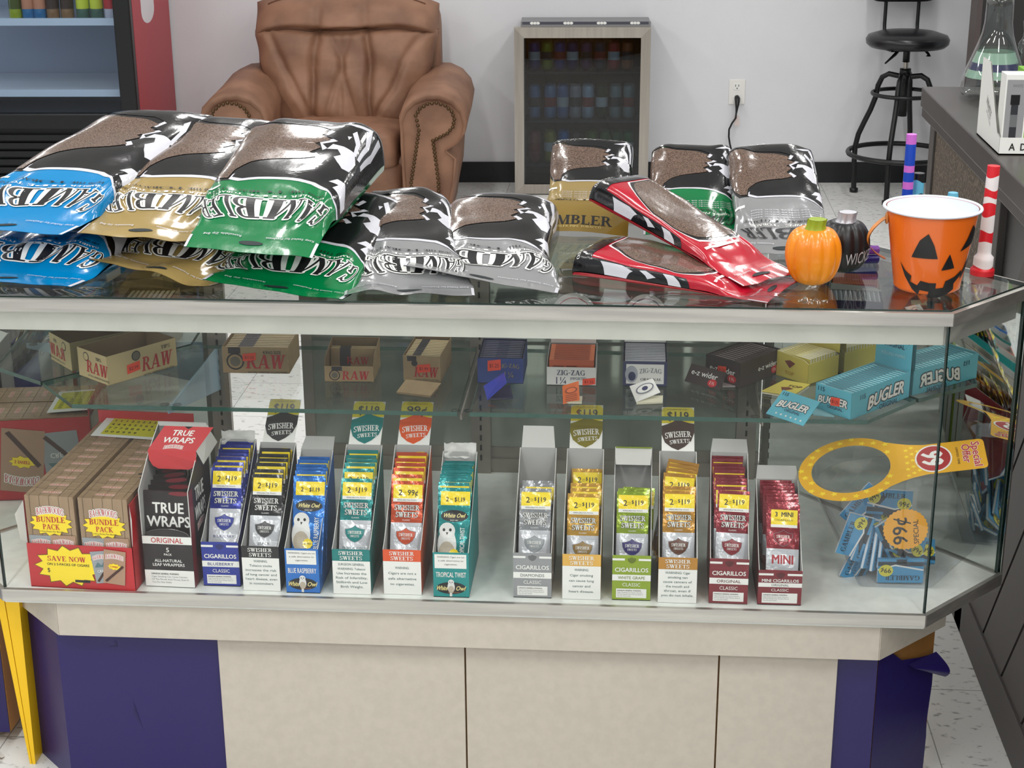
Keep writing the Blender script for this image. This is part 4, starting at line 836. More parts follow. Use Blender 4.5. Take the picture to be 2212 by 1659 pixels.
# ================================================================ cigarillo boxes on the deck
ZB = ZD+.0006
PCOL = dict(blueberry=(36, 52, 150), black=(38, 38, 40), raspberry=(36, 112, 196), fusion=(16, 132, 130), peach=(196, 74, 36), twist=(16, 140, 140), diamonds=(148, 150, 153),
            gold=(196, 150, 56), grape=(140, 164, 36), banana=(184, 132, 44), original=(134, 34, 46), mini=(140, 32, 46))
HEADC = dict(black=(52, 52, 54), fusion=(14, 118, 116), peach=(222, 84, 30), gold=(128, 118, 30), banana=(62, 44, 36))
WARN = dict(black=['WARNING:', 'Tobacco smoke', 'increases the risk', 'of lung cancer and', 'heart disease, even', 'in nonsmokers.'], fusion=['SURGEON GENERAL', 'WARNING: Tobacco', 'Use Increases the', 'Risk of Infertility,', 'Stillbirth and Low', 'Birth Weight.'],
            peach=['WARNING:', 'Cigars are not a', 'safe alternative', 'to cigarettes.'], gold=['WARNING:', 'Cigar smoking', 'can cause lung', 'cancer and', 'heart disease.'], banana=['WARNING: Cigar', 'smoking can', 'cause cancers of', 'the mouth and', 'throat, even if', 'you do not inhale.'])
FNAME = dict(blueberry='BLUEBERRY', black='BLACK', raspberry='BLUE RASPBERRY', fusion='TROPICAL FUSION', peach='PEACH', twist='TROPICAL TWIST', diamonds='DIAMONDS', gold='GOLD', grape='WHITE GRAPE', banana='HONEY BANANA', original='ORIGINAL', mini='ORIGINAL')
SHIELD = [(-.5, .32), (-.30, .36), (-.12, .44), (0, .56), (.12, .44), (.30, .36), (.5, .32), (.47, .02), (.36, -.24), (.18, -.42), (0, -.52), (-.18, -.42), (-.36, -.24), (-.47, .02)]
SILV = mat('pouch_silver', (206, 208, 214), .22, .2, bump=.3, bscale=32, coat=.3)
def shield(m, M, u, v, w, h, c, layer, step=0, big=False):
    m.art(M, [(u+w*1.06*x, v+h*1.06*y) for x, y in SHIELD], mat('shield_rim', (120, 120, 126), .4), layer, step)
    m.art(M, [(u+w*x, v+h*y) for x, y in SHIELD], c, layer+1, step)
    m.text(M, 'SWISHER', u, v+h*.12, h*.20, WHITE, layer+2, True, width=w*.74, step=step); m.text(M, 'SWEETS', u, v-h*.12, h*.14, WHITE, layer+2, True, width=w*.5, step=step)
def owl(m, M, u, v, s, layer, step=0):
    W2 = mat('owl_white', (226, 226, 224), .4); BR = mat('owl_brown', (128, 76, 44), .5); TN2 = mat('owl_wing', (190, 178, 160), .5)
    m.rect(M, u-.21*s, u+.54*s, v-.42*s, v-.36*s, BR, layer, step)
    m.disc(M, u, v, .24*s, .42*s, W2, layer+1, step, 18); m.disc(M, u-.0*s, v-.16*s, .20*s, .26*s, TN2, layer+2, step, 16); m.disc(M, u, v+.36*s, .20*s, .20*s, W2, layer+3, step, 18)
    for d in (-.08, .08): m.disc(M, u+d*s, v+.38*s, .035*s, .04*s, INK, layer+4, step, 8)
    m.art(M, [(u-.03*s, v+.32*s), (u+.03*s, v+.32*s), (u, v+.25*s)], INK, layer+4, step); m.rect(M, u-.10*s, u+.06*s, v-.66*s, v-.40*s, W2, layer+1, step)
def pouch_mesh(key, w=.056, h=.170):
    c = PCOL[key]; col = mat('pouch_'+key, c, .18, .4, bump=.35, bscale=32, coat=.4); m = MB()
    def M0(x, y, o=0):
        bl = .0045*max(0, 1-(2*x/w)**2)*min(1, max(0, y/.02))*min(1, max(0, (h-y)/.03)) + .0012*math.sin(190*y+60*x)*max(0, 1-(2*x/w)**2)
        return Vector((x, -bl-o, y))
    if key in ('mini',): h = .145
    m.grid(lambda u, v: M0(w*(u-.5), h*v), 10, 36, col); m.grid(lambda u, v: Vector((w*(.5-u), .0012+.002*math.sin(PI*u), h*v)), 4, 6, col)
    st = .009; Q = dict(step=.009); T = h; tagy = mat('pouch_tag_yellow', (248, 220, 34), .22, bump=.25, bscale=32, coat=.4); a = w/2
    if key == 'mini':
        m.rect(M0, -a+.006, a-.004, T-.036, T-.010, tagy, 1, st); m.text(M0, '3', -.013, T-.018, .008, INK, 2, bold=.03, **Q); m.text(M0, 'MINI', .006, T-.018, .008, INK, 2, bold=.03, width=.02, **Q); m.text(M0, 'CIGARILLOS', .0, T-.028, .003, INK, 2, width=.032, **Q)
        m.rect(M0, -a+.006, a-.004, T-.041, T-.036, WHITE, 1, st); shield(m, M0, 0, T-.060, .032, .026, col, 1, st)
        m.rect(M0, -a, a, .030, T-.078, SILV, 1, st); m.text(M0, 'MINI', 0, .0485, .015, mat('mini_red', (170, 30, 44), .4), 2, bold=.04, width=.036, **Q)
        m.disc(M0, 0, .023, .0045, .0045, WHITE, 1, st, 14); m.text(M0, '3', 0, .023, .005, col, 2, bold=.03, **Q); return m
    m.rect(M0, -a+.003, a-.001, T-.031, T-.0065, tagy, 1, st)
    if key in ('raspberry', 'twist'):
        m.text(M0, '2', -.013, T-.0205, .0075, INK, 2, bold=.03, **Q); m.text(M0, 'FOR', -.006, T-.0205, .002, INK, 2, **Q); m.text(M0, '$1.19', .009, T-.0205, .0075, INK, 2, bold=.03, width=.018, **Q)
        m.disc(M0, .0, T-.050, .024, .0105, BLACK, 1, st); m.text(M0, 'White Owl', 0, T-.049, .0075, mat('owl_cream', (236, 222, 150), .4), 2, bold=.02, width=.038, slant=.35, **Q); m.text(M0, 'SINCE 1887', 0, T-.0575, .002, WHITE, 2, width=.014, **Q)
        owl(m, M0, -.012, T-.102, .072, 1, st); m.text(M0, FNAME[key], .015, T-.098, .008, WHITE, 2, bold=.01, width=.056, rot=PI/2, **Q)
        m.star(M0, .001, T-.117, .0095, .0095, tagy, 7, 10, .86, st); m.text(M0, 'BIG BIRDS', .001, T-.117, .003, INK, 9, width=.013, **Q); m.text(M0, 'SLOW BURN', .01, T-.150, .003, WHITE, 2, width=.024, **Q)
        return m
    if key == 'peach': m.text(M0, '2', -.012, T-.0205, .010, INK, 2, bold=.02, **Q); m.text(M0, 'FOR', -.004, T-.0205, .002, INK, 2, **Q); m.text(M0, '99¢', .010, T-.0205, .010, INK, 2, bold=.02, width=.018, **Q)
    else:
        m.text(M0, '2', -.013, T-.0205, .010, INK, 2, bold=.02, **Q); m.text(M0, 'FOR', -.006, T-.0195, .002, INK, 2, **Q); m.text(M0, 'ONLY', -.006, T-.0225, .0016, INK, 2, **Q)
        m.text(M0, '$', .0, T-.0185, .006, INK, 2, bold=.02, **Q); m.text(M0, '1', .0055, T-.0205, .010, INK, 2, bold=.02, **Q); m.text(M0, '19', .0145, T-.0195, .008, INK, 2, bold=.02, **Q)
    m.rect(M0, -a+.003, a-.001, T-.037, T-.031, WHITE, 1, st); m.text(M0, 'RESEALABLE FOIL POUCH', 0, T-.034, .0022, INK, 2, width=.034, **Q)
    m.text(M0, 'SWISHER', .0005, T-.0475, .0090, WHITE, 3, True, width=.045, outline=INK, ow=.0006, **Q); m.text(M0, 'SWEETS', .0005, T-.0600, .0090, WHITE, 3, True, width=.040, outline=INK, ow=.0006, **Q); m.text(M0, 'CLASSIC', 0, T-.0695, .0025, WHITE, 2, width=.014, **Q)
    m.rect(M0, -a, a, T-.134, T-.074, SILV, 1, st); sc_ = {'grape': (52, 44, 110), 'banana': (98, 58, 40), 'gold': (146, 116, 60), 'diamonds': (150, 156, 160), 'black': (70, 70, 72)}.get(key, c)
    shield(m, M0, 0, T-.099, .034, .027, mat('shield_'+key, sc_, .35), 2, st)
    m.text(M0, FNAME[key] if key != 'original' else 'ORIGINAL', 0, T-.1235, .0046, mat('flavour_'+key, tuple(int(v*.75) for v in c), .4), 2, width=min(.044, .0042*len(FNAME[key])), **Q)
    m.disc(M0, 0, T-.142, .0045, .0045, WHITE, 1, st, 14); m.text(M0, '2', 0, T-.142, .0055, col, 2, bold=.03, **Q); m.text(M0, 'CIGARILLOS', 0, T-.152, .003, WHITE, 2, width=.022, **Q)
    return m
CNAME = dict(blueberry='royal blue', black='black and white', raspberry='bright blue', fusion='dark teal', peach='rust orange', twist='turquoise', diamonds='silver grey', gold='gold', grape='lime green', banana='tan gold', original='maroon', mini='maroon mini')
def cig_box(key, x0, y0, w, pouches, back='flap', rz=0.0, D=.180, H=.213, lip=.086):
    c = PCOL[key]; oc = {'gold': (226, 176, 80), 'banana': (186, 130, 44), 'black': (34, 34, 36), 'peach': (222, 84, 36), 'fusion': (12, 124, 122), 'original': (124, 34, 44), 'mini': (124, 34, 44)}.get(key, c)
    col = mat('box_'+key, oc, .5); nm = CNAME[key]
    t = thing('cigarillo_box', '%s cardboard cigarillo box with open slanted top' % nm + {'fusion': ', teal price card', 'peach': ', orange price card', 'raspberry': ', owl badge in front', 'twist': ', owl badge in front'}.get(key, ''), 'box', (x0+w/2, y0, ZB), rz, 'cigarillo display boxes')
    m = MB(); a = w/2; th = .0012
    side = [(0, 0), (D, 0), (D, H), (.02, lip+.010), (0, lip)]
    for s in (-1, 1):
        m.face([(s*a, y, z) for y, z in side], col); m.face([(s*(a-th), y+(.001 if y == 0 else 0), z) for y, z in side], GREYCARD)
        for (ya, za), (yb, zb) in ((side[2], side[3]), (side[3], side[4])): m.face([(s*a, ya, za), (s*a, yb, zb), (s*(a-th), yb, zb), (s*(a-th), ya, za)], CARD)
    m.box(-a, a, 0, th, 0, lip, col); m.face([(-a, th+.0002, 0), (a, th+.0002, 0), (a, th+.0002, lip), (-a, th+.0002, lip)], GREYCARD); m.box(-a, a, D-th, D, 0, H, GREYCARD); m.box(-a, a, 0, D, 0, th, GREYCARD)
    M = front(0, -.0003, 0)
    if key in WARN:
        m.rect(M, -a, a, 0, lip-.022, WHITE, 1); m.text(M, 'SWISHER', 0, lip-.0065, .0072, WHITE, 2, True, width=w*.66); m.text(M, 'SWEETS', 0, lip-.0160, .0072, WHITE, 2, True, width=w*.60)
        L = WARN[key]; n = len(L); gap = min(.0105, .052/n); tc = mat('warning_text', (70, 100, 98), .6) if key != 'banana' else mat('warning_text2', (60, 92, 90), .6)
        for k, s in enumerate(L): m.text(M, s, 0, .036+gap*(n-1)/2-gap*k, .0045, tc, 2, bold=.008, width=min(w*.84, .0031*len(s)))
    elif key in ('raspberry', 'twist'):
        m.rect(M, -a+.003, a-.004, lip-.030, lip-.003, WHITE, 1)
        for k, s in enumerate(('WARNING: Cigars are not', 'a safe alternative to', 'cigarettes.')): m.text(M, s, 0, lip-.008-.007*k, .003, INK, 2, width=.0021*len(s))
        m.text(M, FNAME[key], 0, lip-.042, .0095, WHITE, 2, bold=.01, width=w*.84); m.disc(M, 0, .018, w*.42, .0115, BLACK, 1); m.text(M, 'White', -.016, .018, .0085, mat('owl_cream', (236, 222, 150), .4), 2, bold=.02, width=.020, slant=.3); m.text(M, 'Owl', .017, .018, .0085, mat('owl_cream', (236, 222, 150), .4), 2, bold=.02, width=.016, slant=.3); owl(m, M, 0, .020, .027, 3)
    else:
        mi = key == 'mini'; k = lip-.086
        m.rect(M, -a, -.012, lip-.0095, lip-.0055, WHITE, 1); m.rect(M, .012, a, lip-.0095, lip-.0055, WHITE, 1); m.art(M, [(.015*x, lip-.009+.011*y) for x, y in SHIELD], mat('box_shield_'+key, tuple(int(v*.7) for v in oc), .5), 1)
        if mi:
            m.text(M, 'MINI CIGARILLOS', 0, .047, .0055, WHITE, 2, bold=.03, width=w*.84); m.rect(M, -a, a, .0345, .0425, WHITE, 1); m.text(M, 'ORIGINAL', 0, .0385, .0045, INK, 2, width=.030); m.text(M, 'CLASSIC', 0, .029, .005, WHITE, 2, width=.030)
            b0, b1 = .004, .023
        else:
            m.text(M, 'CIGARILLOS', 0, .059, .0078, WHITE, 2, bold=.03, width=w*.86); m.rect(M, -a, a, .038, .0495, WHITE, 1); m.text(M, FNAME[key], 0, .0437, .0056, mat('band_'+key, tuple(int(v*.8) for v in oc), .5), 2, bold=.01, width=min(w*.7, .0052*len(FNAME[key]))); m.text(M, 'CLASSIC', 0, .0305, .0066, WHITE, 2, width=.031)
            b0, b1 = .005, .0225
        m.rect(M, -a+.007, a-.007, b0, b1, WHITE, 1); m.text(M, 'SURGEON GENERAL WARNING:', -a+.009, b1-.0035, .0022, INK, 2, bold=.02, width=.042, align='L')
        for j, s in enumerate(('Cigar Smoking Can Cause Cancers', 'Of The Mouth And Throat, Even If', 'You Do Not Inhale')): m.text(M, s, -a+.009, b1-.0072-.0035*j, .0021, mat('fine_print', (120, 120, 124), .6), 2, width=.0014*len(s), align='L')
    zi = min((list(p)+[0]*3)[2] for p in pouches)+(.022 if key == 'mini' else .036)
    if zi > .004: m.box(-a+th, a-th, th+.001, D-th, th, zi+.001, GREYCARD)
    m.build('tray', t)
    if back == 'header':
        hc = mat('header_'+key, HEADC[key], .5); hm = MB(); O = Vector((0, D+.0005, H)); UY = Vector((0, .0785, .055)).normalized(); hw = a-.004; HL = .096
        Mh = flat(O, (1, 0, 0), UY)
        hm.art(Mh, [(-hw, 0), (hw, 0), (hw, HL-.008), (hw-.003, HL-.002), (hw-.008, HL), (-hw+.008, HL), (-hw+.003, HL-.002), (-hw, HL-.008)], WHITE, 0)
        hm.art(Mh, [(-hw, .060), (hw, .062), (hw, HL-.008), (hw-.003, HL-.002), (hw-.008, HL), (-hw+.008, HL), (-hw+.003, HL-.002), (-hw, HL-.008)], mat('header_yellow', (214, 196, 32), .5), 1)
        hm.art(Mh, [(max(-hw, min(hw, hw*2.25*x)), .036+.066*y+.006*x) for x, y in SHIELD], hc, 2)
        hm.text(Mh, 'SWISHER', 0, .036, .0125, WHITE, 4, True, width=hw*1.62, rot=.10, warp=lambda x, y: (x, y-.10*x*x/.03)); hm.text(Mh, 'SWEETS', .003, .021, .0085, WHITE, 4, True, width=hw*1.25, rot=.13, warp=lambda x, y: (x, y-.10*x*x/.03))
        hm.text(Mh, '2 CIGARS FOR ONLY', .0, HL-.005, .0028, INK, 3, width=hw*1.3)
        hm.text(Mh, '99¢' if key == 'peach' else '$119', 0, HL-.0195, .0185, INK, 5, bold=.02, width=hw*(1.25 if key == 'peach' else 1.3))
        hm.face([O+Vector((sx*hw, .001, 0))+UY*q for sx, q in ((1, 0), (-1, 0), (-1, HL), (1, HL))], CARD)
        hm.build('header_card', t)
    elif back == 'flap_up':
        b = MB(); b.face([(-a+.003, D, H), (a-.003, D, H), (a-.006, D+.006, H+.040), (-a+.006, D+.006, H+.040)], CARD); b.build('back_flap', t)
    elif back == 'flap_low':
        b = MB(); b.face([(-a, D, H), (a, D, H), (a-.002, D+.030, H+.014), (-a+.004, D+.030, H+.014)], GREYCARD); b.build('back_flap', t)
    elif back == 'lid_in':
        b = MB(); b.face([(-a, D, H+.004), (a, D, H+.004), (a-.003, D-.035, H-.016), (-a+.002, D-.035, H-.016)], CARD); b.face([(-a, D+.001, H+.0045), (a, D+.001, H+.0045), (a-.002, D-.004, H+.004), (-a+.002, D-.004, H+.004)], col); b.build('back_flap', t)
    elif back == 'crumpled':
        b = MB(); b.grid(lambda u, v: Vector(((a-.002)*(2*u-1), D-.002+.006*noise.noise(Vector((u*4, v*3, 2)))+.004*v, H-.012+.028*v+.004*noise.noise(Vector((u*5, 9, v))))), 12, 6, CARD); b.build('back_flap', t)
    # pouches
    me = None; rise = .022 if key == 'mini' else .036

    for k, p in enumerate(pouches):
        dy, dx, dz, tilt, roll = (list(p)+[0]*5)[:5]
        place = ORD[k] if k < len(ORD) else 'last'
        lab = '%s cigarillo pouch, %s in its box%s' % (nm, place if k else 'front one, full face showing,', '' if k == 0 else ' counting from the front')
        loc = (x0+w/2+dx, y0+dy, ZB+.003+max(0, dz+rise))
        if me is None: o = pouch_mesh(key).build('cigarillo_pouch'); me = o
        else: o = me.copy(); COL.objects.link(o)
        o.location = loc; o.rotation_euler = (-R(tilt+20), R(roll), rz); tag(o, lab, 'pouch', '%s cigarillo pouches' % nm)
def seq(n, y0, y1, z0=0, z1=0, t=4, dx=.0, front=None):
    L = []
    for k in range(n):
        q = k/max(1, n-1); L.append((y0*.8+(y1-.012-y0*.8)*q, dx*(1-q)+.0015*((k*7) % 3-1), z0+(z1-z0)*q+.001*((k*5) % 3), t*(1-3*q), .5*((k*3) % 3-1)))
    return L
cig_box('blueberry', -.754, 2.587, .067, [(.012, .001, .002, 5)]+seq(6, .052, .155, 0, .002), back='crumpled')
cig_box('black', -.6785, 2.574, .067, [(.012, .001, -.004, 5)]+seq(6, .050, .158, -.006, .002), back='header', rz=-.01)
cig_box('raspberry', -.600, 2.569, .060, [(.014, .004, -.008, 6)]+seq(6, .035, .13, -.010, -.008, dx=.003), back='flap_low', H=.203)
cig_box('fusion', -.516, 2.571, .067, [(.014, .001, -.008, 5)]+seq(6, .07, .158, -.006, .002), back='header')
cig_box('peach', -.4265, 2.575, .067, [(.014, .002, -.012, 5)]+seq(6, .055, .158, -.012, 0), back='header')
cig_box('twist', -.3375, 2.569, .063, [(.013, .001, -.020, 4)]+seq(9, .035, .145, -.016, -.016), back='crumpled', H=.205)
cig_box('diamonds', -.197, 2.576, .067, [(.012, .001, -.020, 5)]+[(.045, .006, -.024, 6), (.062, .002, -.026, 6)], back='flap_up')
cig_box('gold', -.111, 2.576, .067, [(.012, .000, -.028, 4), (.042, .004, -.030, 6), (.060, .003, -.028, 6), (.10, .003, -.016, 7)], back='header')
cig_box('grape', -.024, 2.577, .067, [(.012, .000, -.022, 4), (.035, .002, -.026, 5), (.050, .006, -.030, 5, 2)], back='lid_in')
cig_box('banana', .056, 2.573, .067, [(.012, .001, -.016, 5), (.035, .003, -.018, 6), (.075, -.006, -.010, 0, 3), (.090, -.010, -.006, -2, 6), (.102, -.014, -.002, -4, 8), (.114, -.018, .002, -6, 10)], back='header')
cig_box('original', .1445, 2.574, .067, [(.013, .003, -.015, 5, 1.5)]+seq(9, .03, .155, -.012, 0, dx=.004), back='flap_low', rz=-.02)
cig_box('mini', .229, 2.575, .075, [(.014, .004, 0.002, 6, 1.5)]+seq(7, .03, .125, .002, .008, dx=.008), back='flap_low', H=.175, D=.15, lip=.066)
# ---------------------------------------------------------------- red tray of bundle packs
BWR = mat('arched_red', (188, 34, 44), .45)
def arch_text(m, M, s, u, v, h, w, layer, k=.35, step=0): m.text(M, s, u, v, h, BWR, layer, True, width=w, outline=WHITE, ow=h*.12, warp=lambda x, y: (x, y-k*(x/(w/2))**2*h), step=step)
def starburst(m, M, u, v, ru, rv, layer, n=12, inner=.74):
    m.star(M, u, v, ru*1.04, rv*1.06, mat('star_edge', (120, 90, 20), .5), layer-.5, n, inner); m.star(M, u, v, ru, rv, YEL, layer, n, inner)
def mini_pack(m, M, u, v, w, h, grey, layer, rot=0, flip=1):
    c, s = math.cos(rot), math.sin(rot); P = lambda x, y: (u+c*x-s*y, v+s*x+c*y)
    m.art(M, [P(-w/2, -h/2), P(w/2, -h/2), P(w/2, h/2), P(-w/2, h/2)], mat('pack_grey', (150, 156, 160), .5) if grey else mat('pack_tan', (172, 138, 114), .5), layer)
    MM = lambda x, y, k=0: M(*P(x, y), k)
    arch_text(m, MM, 'BACKWOODS', 0, h*.33, h*.12, w*.8, layer+2)
    if grey: m.art(MM, [(-w*.4, 0), (-w*.2, h*.16), (0, h*.06), (w*.15, h*.18), (w*.4, 0)], mat('pack_hills', (90, 120, 126), .5), layer+1); m.text(MM, 'CREAM', 0, -h*.12, h*.08, WHITE, layer+2, width=w*.6)
    else: starburst(m, MM, 0, h*.02, w*.32, h*.10, layer+2, 9, .75); m.text(MM, '5 SWEET', 0, h*.02, h*.05, RED, layer+4, bold=.02, width=w*.36)
    m.art(MM, [(-w*.42, -h*.42), (-w*.32, -h*.46), (w*.44, h*.04), (w*.36, h*.09)], mat('cigar_brown', (72, 44, 36), .5), layer+3)
def backwoods():
    RT = mat('red_tray', (190, 44, 50), .5); X, Y, rz = -1.063, 2.565, R(-3.2); D, W, HS, LP = .375, .194, .165, .085
    t = thing('bundle_display_tray', 'red cardboard display tray full of wood-print cigar packs, yellow burst on its front', 'display tray', (X, Y, ZB), rz)
    m = MB()
    for s, x in ((-1, 0), (1, W)):
        P = [(.004, 0), (D, 0), (D, HS+.01), (.006, HS)]; m.face([(x, y, z) for y, z in P], RT); m.face([(x-s*.0015, y, z) for y, z in P], RT); m.face([(x, P[3][0], P[3][1]), (x-s*.0015, P[3][0], P[3][1]), (x-s*.0015, P[2][0], P[2][1]), (x, P[2][0], P[2][1])], RT)
        m.face([(x, .004, LP), (x, .006, HS), (x-s*.010*(-1), -.012, HS-.02), (x-s*.006*(-1), -.008, LP+.01)], CARD)
    m.box(0, W, D-.002, D, 0, .20, RT); m.box(0, W, 0, D, 0, .002, RT); m.box(0, W, 0, .0015, 0, LP, RT)
    M = front(0, -.0003, 0)
    starburst(m, M, .074, .044, .062, .039, 1.5, 13, .78); m.text(M, 'SAVE NOW', .072, .058, .0095, BWR, 3, True, width=.072); m.text(M, 'ON 2 5-PACKS OF CIGARS', .074, .047, .0045, INK, 3, bold=.02, width=.078); m.text(M, '$', .037, .035, .008, INK, 3); m.rect(M, .084, .112, .013, .018, BLACK, 2)
    mini_pack(m, M, .137, .046, .034, .062, True, 4, .12); mini_pack(m, M, .160, .047, .040, .066, False, 8, -.10)
    ML = flat((0-.0003, D, .005), (0, -1, 0), (0, 0, 1)); MLf = lambda u, v, k=0: ML(D-u, .16-v, k)
    starburst(m, MLf, .10, .09, .085, .060, 1.5, 13, .78); m.text(MLf, 'SAVE NOW', .10, .10, .02, BWR, 3, True, width=.11); mini_pack(m, MLf, .235, .08, .085, .135, False, 4, .12); mini_pack(m, MLf, .315, .085, .075, .13, True, 2.5, -.08)
    m.build('tray', t)
    WD = mat('wood_print', (172, 145, 114), .45, rgb2=(146, 120, 92), vscale=30, stretch=(1, 1, .12), coat=.3); PL = mat('plank_line', (96, 76, 58), .6)
    w, d, h = .0895, .0335, .172; m = MB(); m.box(-w/2, w/2, 0, d, 0, h, WD); M = front(0, -.0003, 0); MT = flat((0, 0, h+.0002), (1, 0, 0), (0, 1, 0))
    for k in range(-2, 3): m.rect(M, k*.018-.0004, k*.018+.0004, .08, h, PL, .5); m.rect(MT, k*.018-.0004, k*.018+.0004, 0, d, PL, .5)
    starburst(m, M, 0, .120, .040, .025, 1.5, 13, .78); arch_text(m, M, 'BACKWOODS', 0, .146, .0125, .050, 3); m.text(M, 'BUNDLE', 0, .1275, .0105, BWR, 4, True, width=.054); m.text(M, 'PACK', 0, .1135, .0100, BWR, 4, True, width=.032); m.text(M, '2 Five-Packs Per Bundle', 0, .1045, .0028, INK, 4, width=.044)
    mini_pack(m, M, -.022, .063, .042, .066, True, 3); mini_pack(m, M, .020, .063, .046, .070, False, 8)
    m.text(MT, 'BACKWOODS', 0, d*.5, .0075, BWR, 2, True, width=.034, outline=mat('print_cream', (222, 206, 186), .5), ow=.0011)
    for k in range(7): m.rect(MT, -w/2, w/2, d-.0009, d-.0001, mat('pack_gap', (110, 92, 70), .6), 1) if k == 0 else None
    c, s = math.cos(rz), math.sin(rz); base = None
    for r in range(11):
        for q in (0, 1):
            lx = .0475+.098*q; ly = .006+.0338*r
            loc = (X+c*lx-s*ly, Y+s*lx+c*ly, ZB+.003)
            if base is None: o = base = m.build('cigar_bundle_pack')
            else: o = base.copy(); COL.objects.link(o)
            o.location = loc; o.rotation_euler = (0, 0, rz)
            tag(o, 'wood-print cigar pack, %s of the red tray column %s' % (ORD[r]+(' from the front' if r else ' one'), ('by the mirror', 'by the wraps box')[q]), 'cigar pack', 'cigar packs in the red tray')
    m = MB(); M = flat((0, 0, 0), (1, 0, 0), (0, 1, 0)); m.box(-.066, .066, -.047, .047, -.0008, 0, WHITE); m.rect(M, -.050, .056, -.038, .040, mat('sticker_yellow', (212, 206, 40), .5), 1)
    for k, s_ in enumerate(('111222333', '444555666', '777888999', '000999')):
        for j, ch in enumerate(s_): m.text(M, ch, -.042+.0113*j, .027-.0175*k, .0085, INK, 2, bold=.03)
    tag(m.build('price_number_card', loc=(-.962, 2.895, ZB+.181), rot=(.05, .02, -.06)), 'white card with a yellow block of black digits lying on the cigar packs', 'card')
backwoods()
